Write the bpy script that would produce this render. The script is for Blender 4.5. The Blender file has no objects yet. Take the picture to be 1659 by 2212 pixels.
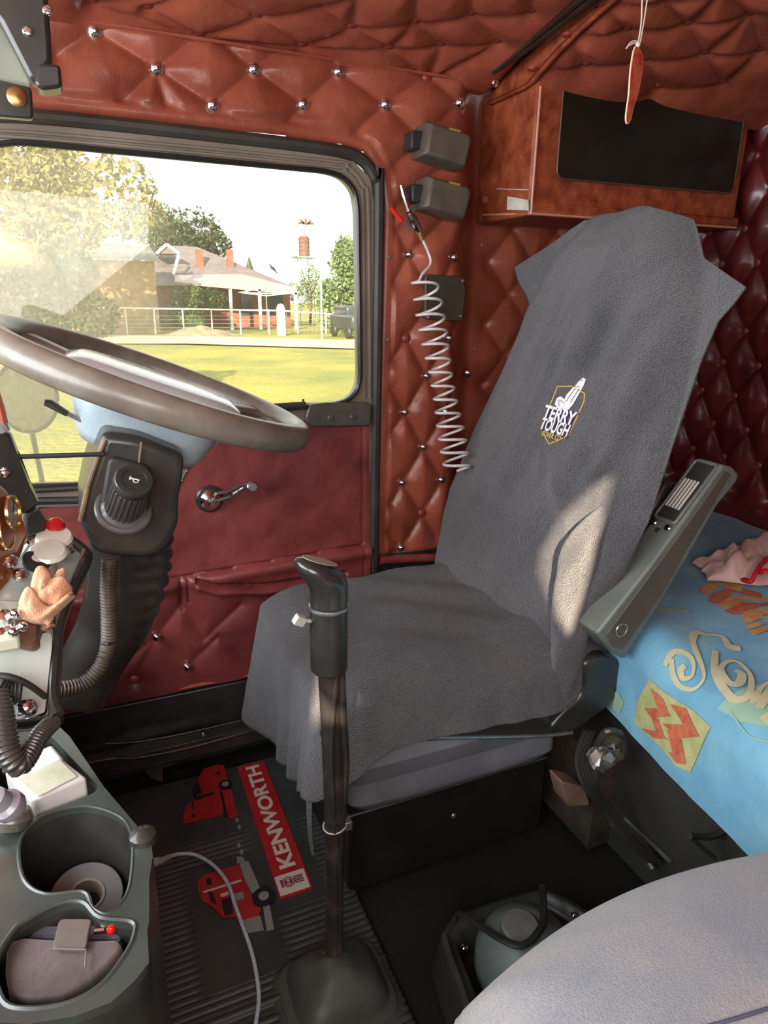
import bpy, math, random
import numpy as np
from mathutils import Vector, Matrix
random.seed(7); RNG = np.random.default_rng(11)
SC = bpy.context.scene; COL = SC.collection
PI = math.pi
# ------------------------------------------------------------ camera
FPX = 1450.0
PITCH, YAW, ROLL = [math.radians(a) for a in (17.8, 23.3, 0.75)]
_cp, _sp, _cy, _sy = math.cos(PITCH), math.sin(PITCH), math.cos(YAW), math.sin(YAW)
CF = np.array([_sy*_cp, _cy*_cp, -_sp]); _rt = np.array([_cy, -_sy, 0.0]); _dn = np.cross(CF, _rt)
CR = _rt*math.cos(ROLL) - _dn*math.sin(ROLL); CD = _rt*math.sin(ROLL) + _dn*math.cos(ROLL)
cam_d = bpy.data.cameras.new('camera'); cam = bpy.data.objects.new('camera', cam_d); COL.objects.link(cam)
cam_d.sensor_fit = 'HORIZONTAL'; cam_d.sensor_width = 36.0; cam_d.lens = 36.0*FPX/1659.0
cam_d.clip_start = 0.02; cam_d.clip_end = 600
cam.matrix_world = Matrix(((CR[0], -CD[0], -CF[0], 0), (CR[1], -CD[1], -CF[1], 0), (CR[2], -CD[2], -CF[2], 0), (0, 0, 0, 1)))
SC.camera = cam
def ray(px, py): return CF + CR*(px-829.5)/FPX + CD*(py-1106)/FPX
def at(px, py, Y): v = ray(px, py); return v*(Y/v[1])
def atx(px, py, X): v = ray(px, py); return v*(X/v[0])
def atz(px, py, Z): v = ray(px, py); return v*(Z/v[2])
def proj(P): P = np.asarray(P, float); z = P@CF; return 829.5+FPX*(P@CR)/z, 1106+FPX*(P@CD)/z
# ------------------------------------------------------------ world, sun, lamps, exposure
W = bpy.data.worlds.new('world'); SC.world = W; W.use_nodes = True
wb = W.node_tree.nodes['Background']; wb.inputs[0].default_value = (0.95, 0.98, 1.0, 1); wb.inputs[1].default_value = 1.5
def lamp(name, kind, energy, color, loc=(0, 0, 0), direction=(0, 0, -1), size=(1, 1)):
    d = bpy.data.lights.new(name, kind); d.energy = energy; d.color = color
    if kind == 'AREA': d.shape = 'RECTANGLE'; d.size, d.size_y = size
    o = bpy.data.objects.new(name, d); COL.objects.link(o); o.location = loc
    o.rotation_euler = Vector(direction).to_track_quat('-Z', 'Y').to_euler()
    return o
SUN_DIR = np.array([0.45, 0.80, -0.34])
sun = lamp('sun', 'SUN', 13.0, (1.0, 0.80, 0.58), direction=SUN_DIR); sun.data.angle = math.radians(0.8)
lamp('daylight_windscreen', 'AREA', 19, (0.88, 0.95, 1.0), (-0.85, 0.45, 0.10), (1, 0.12, -0.38), (1.5, 0.6))
lamp('daylight_passenger_window', 'AREA', 10, (1.0, 0.96, 0.90), (-0.12, -0.42, 0.10), (0.25, 1, -0.32), (0.85, 0.6))
SC.view_settings.view_transform = 'Standard'; SC.view_settings.look = 'None'
SC.view_settings.gamma = 1; SC.view_settings.use_curve_mapping = False; SC.view_settings.exposure = 0.50
SC.cycles.max_bounces = 8
# ------------------------------------------------------------ materials
MATS = {}
def srgb(r, g, b):
    f = lambda c: (c/255/12.92) if c/255 <= 0.04045 else ((c/255+0.055)/1.055)**2.4
    return (f(r), f(g), f(b))
def mat(name, c1, c2=None, rough=0.5, metal=0.0, nscale=8.0, bump=0.0, bscale=60.0, bdist=0.002, sheen=0.0, coat=0.0, detail=4.0, spec=None, trans=0.0, emit=None, lo=0.35, hi=0.65, bmp2=None, rvar=0.0, speck=None):
    if name in MATS: return MATS[name]
    m = bpy.data.materials.new(name); m.use_nodes = True; n = m.node_tree.nodes; l = m.node_tree.links
    b = n['Principled BSDF']; b.inputs['Base Color'].default_value = (*c1, 1)
    b.inputs['Roughness'].default_value = rough; b.inputs['Metallic'].default_value = metal
    if sheen: b.inputs['Sheen Weight'].default_value = sheen; b.inputs['Sheen Roughness'].default_value = 0.5
    if coat: b.inputs['Coat Weight'].default_value = coat; b.inputs['Coat Roughness'].default_value = 0.15
    if spec is not None: b.inputs['Specular IOR Level'].default_value = spec
    if trans: b.inputs['Transmission Weight'].default_value = trans
    if emit: b.inputs['Emission Color'].default_value = (*emit[0], 1); b.inputs['Emission Strength'].default_value = emit[1]
    tc = n.new('ShaderNodeTexCoord')
    if c2 is not None:
        t = n.new('ShaderNodeTexNoise'); t.inputs['Scale'].default_value = nscale; t.inputs['Detail'].default_value = detail; t.inputs['Roughness'].default_value = 0.6
        l.new(tc.outputs['Object'], t.inputs['Vector'])
        r = n.new('ShaderNodeValToRGB'); r.color_ramp.elements[0].position = lo; r.color_ramp.elements[1].position = hi
        r.color_ramp.elements[0].color = (*c1, 1); r.color_ramp.elements[1].color = (*c2, 1)
        l.new(t.outputs['Fac'], r.inputs['Fac']); l.new(r.outputs['Color'], b.inputs['Base Color'])
        if speck:
            ts = n.new('ShaderNodeTexNoise'); ts.inputs['Scale'].default_value = speck[0]; ts.inputs['Detail'].default_value = 2; l.new(tc.outputs['Object'], ts.inputs['Vector'])
            ms = n.new('ShaderNodeMapRange'); ms.inputs[1].default_value = 0.3; ms.inputs[2].default_value = 0.7; ms.inputs[3].default_value = 1-speck[1]; ms.inputs[4].default_value = 1+speck[1]; l.new(ts.outputs['Fac'], ms.inputs[0])
            vm = n.new('ShaderNodeVectorMath'); vm.operation = 'SCALE'; l.new(r.outputs['Color'], vm.inputs[0]); l.new(ms.outputs[0], vm.inputs['Scale']); l.new(vm.outputs[0], b.inputs['Base Color'])
        if rvar:
            mr = n.new('ShaderNodeMapRange'); mr.inputs[3].default_value = rough-rvar; mr.inputs[4].default_value = rough+rvar
            l.new(t.outputs['Fac'], mr.inputs[0]); l.new(mr.outputs[0], b.inputs['Roughness'])
    if bump:
        t2 = n.new('ShaderNodeTexNoise'); t2.inputs['Scale'].default_value = bscale; t2.inputs['Detail'].default_value = 5.0
        l.new(tc.outputs['Object'], t2.inputs['Vector'])
        bp = n.new('ShaderNodeBump'); bp.inputs['Strength'].default_value = bump; bp.inputs['Distance'].default_value = bdist
        l.new(t2.outputs['Fac'], bp.inputs['Height']); l.new(bp.outputs['Normal'], b.inputs['Normal'])
        if bmp2:
            t3 = n.new('ShaderNodeTexNoise'); t3.inputs['Scale'].default_value = bmp2[0]; t3.inputs['Detail'].default_value = 3
            l.new(tc.outputs['Object'], t3.inputs['Vector'])
            bp2 = n.new('ShaderNodeBump'); bp2.inputs['Strength'].default_value = bmp2[1]; bp2.inputs['Distance'].default_value = bmp2[2]
            l.new(t3.outputs['Fac'], bp2.inputs['Height']); l.new(bp2.outputs['Normal'], bp.inputs['Normal'])
    MATS[name] = m; return m
LEATHER = mat('red_leather', (0.20, 0.042, 0.024), (0.42, 0.105, 0.058), rough=0.36, nscale=9, bump=0.35, bscale=240, bdist=0.001, coat=0.12, bmp2=(26, 0.35, 0.006), lo=0.25, hi=0.75, rvar=0.12)
LEATHER2 = mat('dark_red_leather', (0.13, 0.024, 0.024), (0.29, 0.062, 0.058), rough=0.38, nscale=7, bump=0.35, bscale=260, bdist=0.001, coat=0.15, bmp2=(16, 0.5, 0.008), lo=0.3, hi=0.7, rvar=0.1)
LEATHERC = mat('cabinet_leather', (0.20, 0.035, 0.015), (0.42, 0.10, 0.035), rough=0.5, nscale=34, bump=0.5, bscale=120, bdist=0.0015, lo=0.35, hi=0.7)
THREAD = mat('seam_thread', (0.30, 0.07, 0.04), rough=0.6)
CREASE = mat('red_piping', (0.42, 0.09, 0.05), rough=0.4)
REDBTN = mat('red_button', (0.24, 0.040, 0.026), rough=0.42, coat=0.12)
CHROME = mat('chrome', (0.82, 0.80, 0.78), rough=0.10, metal=1.0)
STEEL = mat('brushed_steel', (0.55, 0.57, 0.56), (0.38, 0.40, 0.40), rough=0.32, metal=0.85, nscale=30)
ALU = mat('aluminium_panel', (0.66, 0.74, 0.68), (0.50, 0.58, 0.53), rough=0.34, metal=0.15, nscale=14, bump=0.1)
RUBBER = mat('black_rubber', (0.020, 0.020, 0.019), (0.035, 0.034, 0.032), rough=0.55, nscale=20, bump=0.15, bscale=90)
PLAST = mat('black_plastic', (0.022, 0.022, 0.021), (0.040, 0.038, 0.034), rough=0.30, nscale=18, bump=0.12, bscale=300, bdist=0.0006, coat=0.15)
PLASTW = mat('worn_black_plastic', (0.028, 0.030, 0.027), (0.075, 0.062, 0.045), rough=0.30, nscale=11, bump=0.12, bscale=200, bdist=0.0006, coat=0.25, lo=0.45, hi=0.85)
CONSOLE = mat('console_plastic', (0.035, 0.042, 0.037), (0.060, 0.070, 0.062), rough=0.30, nscale=9, bump=0.10, bscale=260, bdist=0.0006, coat=0.35)
FRAMEM = mat('window_frame_paint', (0.16, 0.135, 0.10), (0.24, 0.20, 0.155), rough=0.38, nscale=7, bump=0.08)
SEALM = mat('door_seal_rubber', (0.030, 0.027, 0.022), (0.055, 0.048, 0.038), rough=0.5, nscale=12)
TERRY = mat('terry_cloth', (0.060, 0.064, 0.073), (0.110, 0.110, 0.118), rough=0.95, nscale=6, bump=1.0, bscale=380, bdist=0.007, speck=(420, 0.45), sheen=0.35, bmp2=(14, 0.5, 0.006), spec=0.1)
FELT = mat('grey_upholstery', (0.22, 0.235, 0.27), (0.36, 0.325, 0.30), rough=0.9, nscale=5, speck=(500, 0.12), bump=0.6, bscale=450, bdist=0.002, sheen=0.3, spec=0.15, bmp2=(12, 0.3, 0.004))
SKIRTM = mat('seat_skirt_fabric', (0.13, 0.135, 0.155), (0.19, 0.195, 0.22), rough=0.8, nscale=9, bump=0.3, bscale=200)
# ------------------------------------------------------------ mesh helpers
def norm(v): v = np.asarray(v, float); return v/np.linalg.norm(v)
class MB:
    def __init__(s): s.v = []; s.f = []; s.m = []; s.n = 0
    def add(s, V, F, mi=0):
        V = np.asarray(V, float).reshape(-1, 3); s.v.append(V)
        for f in F: s.f.append([int(i)+s.n for i in f]); s.m.append(mi)
        s.n += len(V); return s
    def grid(s, P, mi=0, cu=False, cv=False):
        nu, nv = P.shape[:2]; F = []
        for i in range(nu if cu else nu-1):
            for j in range(nv if cv else nv-1):
                i2, j2 = (i+1) % nu, (j+1) % nv
                F.append((i*nv+j, i2*nv+j, i2*nv+j2, i*nv+j2))
        return s.add(P.reshape(-1, 3), F, mi)
    def rings(s, R, mi=0, cap=True):
        R = np.asarray(R, float); n = R.shape[1]; s.grid(R, mi, cv=True)
        if cap:
            b = s.n-R.shape[0]*n
            s.f.append([b+i for i in range(n)][::-1]); s.m.append(mi)
            s.f.append([s.n-n+i for i in range(n)]); s.m.append(mi)
        return s
    def tube(s, pts, r, seg=10, mi=0, cap=True, closed=False, flat=1.0, up=(0, 0, 1)):
        P = np.asarray(pts, float); n = len(P); r = np.broadcast_to(np.asarray(r, float), (n,))
        T = np.gradient(P, axis=0) if not closed else np.roll(P, -1, 0)-np.roll(P, 1, 0)
        T /= np.linalg.norm(T, axis=1)[:, None]+1e-12
        u = np.asarray(up, float)
        if abs(u@T[0]) > 0.95: u = np.array([1.0, 0.13, 0])
        u = norm(u-(u@T[0])*T[0]); R = []; a = np.linspace(0, 2*PI, seg, endpoint=False)
        for i in range(n):
            u = norm(u-(u@T[i])*T[i]); w = np.cross(T[i], u)
            R.append(P[i]+r[i]*(np.cos(a)[:, None]*u*flat+np.sin(a)[:, None]*w))
        if closed: return s.grid(np.array(R), mi, cu=True, cv=True)
        return s.rings(R, mi, cap)
    def lathe(s, prof, o, ax, seg=24, mi=0, cap=True, ref=None, sx=1.0, sy=1.0):
        ax = norm(ax); u = np.array([0, 0, 1.0]) if ref is None else np.asarray(ref, float)
        if abs(u@ax) > 0.95: u = np.array([1.0, 0, 0])
        u = norm(u-(u@ax)*ax); w = np.cross(ax, u); a = np.linspace(0, 2*PI, seg, endpoint=False)
        R = [np.asarray(o, float)+ax*h+max(r, 1e-5)*(np.cos(a)[:, None]*u*sx+np.sin(a)[:, None]*w*sy) for r, h in prof]
        return s.rings(R, mi, cap)
    def box(s, c, h, ax=None, mi=0):
        ax = np.eye(3) if ax is None else np.array([norm(q) for q in ax]); c = np.asarray(c, float)
        V = [c+sx*h[0]*ax[0]+sy*h[1]*ax[1]+sz*h[2]*ax[2] for sx in (-1, 1) for sy in (-1, 1) for sz in (-1, 1)]
        return s.add(V, [(0, 1, 3, 2), (4, 6, 7, 5), (0, 4, 5, 1), (2, 3, 7, 6), (0, 2, 6, 4), (1, 5, 7, 3)], mi)
    def ext(s, poly, d, mi=0):
        A = np.asarray(poly, float); B = A+np.asarray(d, float); n = len(A)
        F = [tuple(range(n))[::-1], tuple(range(n, 2*n))]+[(i, (i+1) % n, (i+1) % n+n, i+n) for i in range(n)]
        return s.add(np.vstack([A, B]), F, mi)
    def ball(s, c, r, sc=(1, 1, 1), seg=14, mi=0):
        t = np.linspace(0, PI, seg//2+1); a = np.linspace(0, 2*PI, seg, endpoint=False)
        R = [np.asarray(c)+r*np.stack([np.sin(q)*np.cos(a)*sc[0], np.sin(q)*np.sin(a)*sc[1], -np.full(seg, np.cos(q))*sc[2]], 1) for q in np.clip(t, 0.01, PI-0.01)]
        return s.rings(R, mi)
    def build(s, name, mats, parent=None, ang=35, bevel=0.0, seg=2, subsurf=0, solid=0.0):
        me = bpy.data.meshes.new(name); V = np.vstack(s.v)
        me.from_pydata(V.tolist(), [], s.f)
        for m in (mats if isinstance(mats, (list, tuple)) else [mats]): me.materials.append(m)
        me.polygons.foreach_set('material_index', s.m)
        me.polygons.foreach_set('use_smooth', [True]*len(s.f))
        me.update()
        import bmesh
        b = bmesh.new(); b.from_mesh(me); bmesh.ops.recalc_face_normals(b, faces=b.faces); b.to_mesh(me); b.free()
        try: me.set_sharp_from_angle(angle=math.radians(ang))
        except Exception: pass
        o = bpy.data.objects.new(name, me); COL.objects.link(o)
        if parent is not None:
            o.parent = parent; q = parent
            off = Vector((0, 0, 0))
            while q is not None: off += q.location; q = q.parent
            o.location = -off
        if solid: md = o.modifiers.new('solid', 'SOLIDIFY'); md.thickness = solid; md.offset = 0
        if bevel: md = o.modifiers.new('bevel', 'BEVEL'); md.width = bevel; md.segments = seg; md.limit_method = 'ANGLE'; md.angle_limit = math.radians(40); md.harden_normals = False
        if subsurf: md = o.modifiers.new('sub', 'SUBSURF'); md.levels = subsurf; md.render_levels = subsurf
        return o
def thing(name, label, cat, loc=(0, 0, 0), group=None):
    o = bpy.data.objects.new(name, None); COL.objects.link(o); o.location = Vector([float(q) for q in loc]); o.empty_display_size = 0.05
    o['label'] = label; o['category'] = cat
    if group: o['group'] = group
    return o
def tag(o, label, cat, group=None, kind=None):
    o['label'] = label; o['category'] = cat
    if group: o['group'] = group
    if kind: o['kind'] = kind
    return o
def struct(o, label=None, cat=None):
    o['kind'] = 'structure'
    if label: o['label'] = label; o['category'] = cat
    return o
def smooth(pts, n=60, closed=False):
    P = np.asarray(pts, float); k = len(P); out = []
    N = k if closed else k-1; per = max(2, n//N)
    for i in range(N):
        p0, p1, p2, p3 = (P[(i+d) % k] for d in (-1, 0, 1, 2)) if closed else (P[max(i-1, 0)], P[i], P[i+1], P[min(i+2, k-1)])
        for t in np.linspace(0, 1, per, endpoint=False):
            out.append(0.5*((2*p1)+(-p0+p2)*t+(2*p0-5*p1+4*p2-p3)*t*t+(-p0+3*p1-3*p2+p3)*t**3))
    if not closed: out.append(P[-1])
    return np.array(out)
def roundpoly(pts, r, n=6):
    P = [np.asarray(p, float) for p in pts]; k = len(P); out = []
    rr = r if isinstance(r, (list, tuple)) else [r]*k
    for i in range(k):
        a, b, c = P[i-1], P[i], P[(i+1) % k]; d1 = norm(a-b); d2 = norm(c-b)
        q = min(rr[i], 0.45*np.linalg.norm(a-b), 0.45*np.linalg.norm(c-b)); s, e = b+d1*q, b+d2*q
        for t in np.linspace(0, 1, n): out.append((1-t)**2*s+2*t*(1-t)*b+t*t*e)
    return np.array(out)
def plate(outer, holes, th, M, mi=0):
    """2D polygon with holes -> (V,F) of a slab thickness th; M maps (x,y,z)->world"""
    cu = bpy.data.curves.new('c', 'CURVE'); cu.dimensions = '2D'; cu.fill_mode = 'BOTH'; cu.extrude = th/2
    for poly in [outer]+list(holes):
        sp = cu.splines.new('POLY'); sp.points.add(len(poly)-1); sp.use_cyclic_u = True
        for p, q in zip(sp.points, poly): p.co = (q[0], q[1], 0, 1)
    o = bpy.data.objects.new('c', cu); COL.objects.link(o); dg = bpy.context.evaluated_depsgraph_get()
    me = bpy.data.meshes.new_from_object(o.evaluated_get(dg)); V = np.array([v.co[:] for v in me.vertices]); F = [tuple(p.vertices) for p in me.polygons]
    bpy.data.objects.remove(o); bpy.data.curves.remove(cu); bpy.data.meshes.remove(me)
    return np.array([M(*v) for v in V]), F
def text(s, M, size=1.0, th=0.02, bold=0.0, align='CENTER', space=1.0):
    cu = bpy.data.curves.new('t', 'FONT'); cu.body = s; cu.size = size; cu.extrude = th; cu.offset = bold; cu.align_x = align; cu.align_y = 'CENTER'; cu.space_character = space
    o = bpy.data.objects.new('t', cu); COL.objects.link(o); dg = bpy.context.evaluated_depsgraph_get()
    me = bpy.data.meshes.new_from_object(o.evaluated_get(dg)); V = np.array([v.co[:] for v in me.vertices]); F = [tuple(p.vertices) for p in me.polygons]
    bpy.data.objects.remove(o); bpy.data.curves.remove(cu); bpy.data.meshes.remove(me)
    return V, F
def segdist(U, V, a, b):
    d = np.array(b)-np.array(a); L2 = d@d+1e-12; t = np.clip(((U-a[0])*d[0]+(V-a[1])*d[1])/L2, 0, 1)
    return np.hypot(U-a[0]-t*d[0], V-a[1]-t*d[1])
def tuft(U, V, buttons, segs, A=0.014, w=0.02, B=0.006, r=0.012):
    D = np.full(U.shape, 9.0); E = np.full(U.shape, 9.0)
    for a, b in segs: D = np.minimum(D, segdist(U, V, a, b))
    for q in buttons: E = np.minimum(E, np.hypot(U-q[0], V-q[1]))
    return A*(1-np.exp(-D/w))*(1-0.6*np.exp(-(E/(r*2.2))**2))-B*np.exp(-(E/r)**2)
def links(pts, lo, hi, amin=20, amax=75):
    S = []
    for i in range(len(pts)):
        for j in range(i+1, len(pts)):
            d = np.array(pts[j])-pts[i]; L = np.hypot(*d); an = abs(math.degrees(math.atan2(d[1], d[0]))); an = min(an, 180-an)
            if lo < L < hi and amin < an < amax: S.append((pts[i], pts[j]))
    return S
def qlinks(pts, hi, ang=8):
    S = set()
    for i, p in enumerate(pts):
        for qx in (-1, 1):
            for qy in (-1, 1):
                best = None
                for j, q in enumerate(pts):
                    dx, dy = q[0]-p[0], q[1]-p[1]
                    if j != i and dx*qx > 0.012 and dy*qy > 0.012 and (best is None or math.hypot(dx, dy) < best[0]): best = (math.hypot(dx, dy), j)
                if best and best[0] < hi: S.add((min(i, best[1]), max(i, best[1])))
    return [(pts[a], pts[b]) for a, b in sorted(S)]
def fnoise(X, Y, sc, seed=0, oct=3):
    g = np.random.default_rng(seed); out = 0
    for o in range(oct):
        for k in range(5):
            a = g.uniform(0, 2*PI); f = sc*(2**o)*g.uniform(0.6, 1.4); out = out+np.sin((X*np.cos(a)+Y*np.sin(a))*f+g.uniform(0, 6.3))/(2**o*5)
    return out
def stud(P, n, parent, r=0.0115, m=None, name='chrome_stud'):
    k = 0.45 if name == 'leather_button' else 1.0
    mb = MB(); mb.lathe([(r*1.15, -0.003), (r*1.15, 0.0005), (r, 0.003*k), (r*0.8, 0.0065*k), (r*0.42, 0.0092*k), (0.0004, 0.010*k)], P, n, seg=16)
    return mb.build(name, m or CHROME, parent, ang=50)
def screw(P, n, parent, r=0.005, m=None, name='screw'):
    mb = MB(); mb.lathe([(r, -0.001), (r, 0.001), (r*0.75, 0.0028), (0.0003, 0.0034)], P, n, seg=12); return mb.build(name, m or CHROME, parent)
YW = 1.5; FLOOR = -1.12
# ============================================================ SETTING
# ---- floor
mb = MB(); mb.box((0.35, 0.55, FLOOR-0.03), (1.35, 1.1, 0.022)); FL = mb.build('floor', mat('floor_rubber', (0.012, 0.012, 0.011), (0.022, 0.021, 0.019), rough=0.5, nscale=6, bump=0.2, bscale=80)); struct(FL, 'black rubber covered cab floor', 'floor')
# ---- side wall (driver side) with door opening
def wallpt(px, py): p = at(px, py, YW); return (p[0], p[2])
glass = [(-70, 345), (-40, 322), (30, 312), (60, 313), (700, 373), (735, 384), (760, 412), (767, 455), (772, 815), (765, 846), (742, 866), (700, 873), (560, 884), (480, 915), (390, 985), (340, 1040), (200, 1041), (-100, 1052)]
glass2 = [wallpt(*p) for p in glass]
frm = [(-130, 268), (0, 266), (75, 268), (700, 337), (760, 352), (795, 388), (803, 450), (801, 890)]
door_out = [(-180, 240), (0, 238), (75, 240), (500, 285), (720, 313), (785, 335), (815, 385), (824, 450), (804, 1192)]
DO = [wallpt(*p) for p in door_out]
DZ0 = -0.913; doorR = DO[-1][0]
door_poly = DO+[(doorR-0.003, DZ0), (DO[0][0], DZ0)]
def inpoly(U, V, P):
    r = np.zeros(U.shape, bool); n = len(P)
    for i in range(n):
        (x1, y1), (x2, y2) = P[i], P[(i+1) % n]
        if y1 == y2: continue
        c = ((y1 > V) != (y2 > V)) & (U < (x2-x1)*(V-y1)/(y2-y1)+x1); r ^= c
    return r
up_btn = [wallpt(*p) for p in [(338, 148), (549, 150), (732, 155), (460, 228), (655, 226), (833, 226), (994, 222), (205, 68)]]
up_more = [wallpt(*p) for p in [(922, 165), (120, 120), (265, 222)]]
pil_btn = [wallpt(*p) for p in [(883, 550), (980, 556), (970, 730), (921, 812), (1010, 805), (874, 890), (962, 888), (914, 965), (868, 1042), (953, 1036), (866, 1182)]]
pil_red = [wallpt(*p) for p in [(877, 730), (911, 1108), (1062, 527), (1046, 725)]]
wp = wallpt
segs = [(wp(*a), wp(*b)) for a, b in [((120, 120), (205, 68)), ((205, 68), (338, 148)), ((338, 148), (430, 78)), ((338, 148), (265, 222)), ((338, 148), (460, 228)), ((460, 228), (549, 150)), ((549, 150), (475, 90)), ((549, 150), (625, 85)), ((549, 150), (655, 226)), ((655, 226), (732, 155)), ((732, 155), (810, 110)), ((732, 155), (833, 226)), ((833, 226), (922, 165)), ((922, 165), (994, 222)), ((994, 222), (1045, 190)), ((655, 226), (620, 265)), ((460, 228), (440, 262)), ((833, 226), (768, 286)), ((338, 160), (360, 232)), ((833, 226), (895, 285)), ((994, 222), (850, 360)), ((955, 360), (842, 460)),
        ((883, 550), (850, 610)), ((883, 550), (962, 470)), ((883, 550), (858, 500)), ((980, 556), (1040, 470)), ((980, 556), (960, 600)), ((883, 550), (920, 610)), ((877, 730), (935, 640)), ((877, 730), (848, 775)), ((877, 730), (921, 812)), ((970, 730), (1050, 640)), ((970, 730), (921, 812)), ((970, 730), (1010, 805)), ((1046, 725), (1010, 805)), ((921, 812), (874, 890)), ((921, 812), (962, 888)), ((1010, 805), (962, 888)), ((874, 890), (848, 930)), ((874, 890), (846, 840)), ((874, 890), (914, 965)), ((962, 888), (914, 965)), ((914, 965), (868, 1042)), ((914, 965), (953, 1036)), ((962, 888), (1010, 950)), ((868, 1042), (844, 1085)), ((868, 1042), (911, 1108)), ((953, 1036), (911, 1108)), ((911, 1108), (866, 1182)), ((866, 1182), (838, 1150)), ((866, 1182), (840, 1200)), ((911, 1108), (940, 1160))]]
U, V = np.meshgrid(np.arange(-0.45, 1.605, 0.005), np.arange(-1.14, 0.50, 0.005), indexing='ij')
H = tuft(U, V, up_btn+up_more+pil_btn+pil_red, segs, A=0.019, w=0.021, B=0.006, r=0.010)
H += 0.0018*fnoise(U, V, 40, 3)
step = np.clip((U-0.80)/0.13, 0, 1); step = step*step*(3-2*step)
Dd = np.full(U.shape, 9.0)
for i in range(len(DO)-1): Dd = np.minimum(Dd, segdist(U, V, DO[i], DO[i+1]))
belt = np.clip((Dd-0.026)/0.008, 0, 1); H = H*belt+0.010*(1-belt)*np.clip(Dd/0.012, 0, 1)
stitch = np.exp(-((Dd-0.030)/0.0022)**2); H -= 0.004*stitch
H *= np.clip((V+0.66)/0.03, 0, 1)*np.clip((0.47-V)/0.02, 0, 1)
# sleeper side wall: quilted diamonds further back
sb = [(x+(0.07 if k % 2 else 0), z) for k, z in enumerate(np.arange(-0.55, 0.2, 0.08)) for x in np.arange(0.98, 1.62, 0.14)]
sl = links(sb, 0.05, 0.13)
H2 = tuft(U, V, sb, sl, A=0.018, w=0.024)
H = H*(1-step)+H2*step
P = np.stack([U, YW+0.11*step-H, V], -1)
keep = ~inpoly(U, V, door_poly)
nu, nv = U.shape; idx = np.arange(nu*nv).reshape(nu, nv)
ok = keep[:-1, :-1] & keep[1:, :-1] & keep[1:, 1:] & keep[:-1, 1:]
up_ = V[:-1, :-1] > -0.645
mb = MB(); Fa = np.stack([idx[:-1, :-1], idx[1:, :-1], idx[1:, 1:], idx[:-1, 1:]], -1)
mb.add(P.reshape(-1, 3), Fa[ok & up_].tolist(), 0); n0 = mb.n
mb.f += Fa[ok & ~up_].tolist(); mb.m += [1]*int((ok & ~up_).sum())
WR = mb.build('wall_right', [LEATHER, RUBBER], ang=80); struct(WR, 'red tufted leather side wall around the driver door', 'wall')
def wn(px, py, off=0.0): p = at(px, py, YW); return np.array([p[0], YW-off, p[2]])
for p in up_btn+pil_btn: stud(np.array([p[0], YW-0.002-(0.0 if p[0] < 0.78 else 0.0), p[1]]), (0, -1, 0.1), WR, r=0.0118 if p[1] > 0.3 else 0.0098)
for p in pil_red[:2]+up_more[:1]: stud(np.array([p[0], YW-0.002, p[1]]), (0, -1, 0.05), WR, r=0.010, m=REDBTN, name='leather_button')
for q in [(836, 557), (832, 733), (828, 895), (825, 1190), (838, 560)][:4]: screw(wn(*q, 0.011), (0, -1, 0), WR, r=0.0045, m=STEEL)
for q in [(1060, 527), (1044, 757)]: screw(wn(*q, -0.04), (-0.6, -1, 0), WR, r=0.004, m=REDBTN)
# rolled ledge under the pillar panel
mb = MB(); a, b = wn(815, 1206, 0.015), wn(985, 1200, 0.015)
mb.tube(smooth([a, (a+b)/2+[0, 0, 0.002], b], 12), 0.012, seg=12); mb.build('ledge_roll', LEATHER2, WR)
# lower black kick panel + sill strips
mb = MB(); mb.box((0.35, 1.508, (DZ0+FLOOR)/2-0.005), (1.0, 0.02, (DZ0-FLOOR)/2-0.003)); KP = mb.build('trim_1', PLAST, bevel=0.004); struct(KP, 'black kick panel under the driver door', 'trim')
mb = MB(); s_ = [at(120, 1668, 1.44), at(232, 1640, 1.44), at(300, 1636, 1.44), at(420, 1612, 1.44), at(586, 1566, 1.44), at(640, 1550, 1.44)]
mb.tube(smooth(s_, 30), 0.006, seg=8); s2 = [at(225, 1606, 1.45), at(300, 1602, 1.45), at(420, 1580, 1.45), at(586, 1540, 1.45)]
mb.box((0.12, 1.460, -1.05), (0.45, 0.022, 0.022)); mb.tube(smooth(s2, 20), 0.0035, seg=6)
SS = mb.build('trim_2', PLASTW, bevel=0.003); struct(SS, 'worn black metal sill strip along the door step', 'trim')
screw(at(440, 1587, 1.433), (0, -1, 0), SS, r=0.006)
# ============================================================ DOOR
DR = bpy.data.objects.new('door_1', None); COL.objects.link(DR); DR.location = (0.25, YW, DZ0); struct(DR, 'driver door with red leather panel and wind-up window', 'door')
M2 = lambda y0: (lambda x, y, z: (x, y0+z, y))
glass_s = roundpoly(glass2, 0.02, 4)
FR = [wallpt(*p) for p in frm]
low = [wallpt(801, 905), wallpt(660, 905), wallpt(575, 908), wallpt(492, 936), wallpt(408, 1002), wallpt(365, 1085), wallpt(200, 1088), wallpt(-160, 1100)]
mb = MB(); V_, F_ = plate(FR+low, [glass_s], 0.03, M2(YW+0.0)); mb.add(V_, F_)
mb.build('window_frame', FRAMEM, DR, bevel=0.006, seg=3)
mb = MB()
g3 = np.array([[x, YW-0.018, z] for x, z in glass_s]); mb.tube(g3, 0.0055, seg=8, closed=True)
g4 = np.array([[x, YW-0.006, z] for x, z in roundpoly(glass2, 0.02, 4)]); c4 = g4.mean(0)
mb.build('glass_channel', mat('channel_rubber', (0.015, 0.015, 0.014), rough=0.4, coat=0.3), DR)
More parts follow.
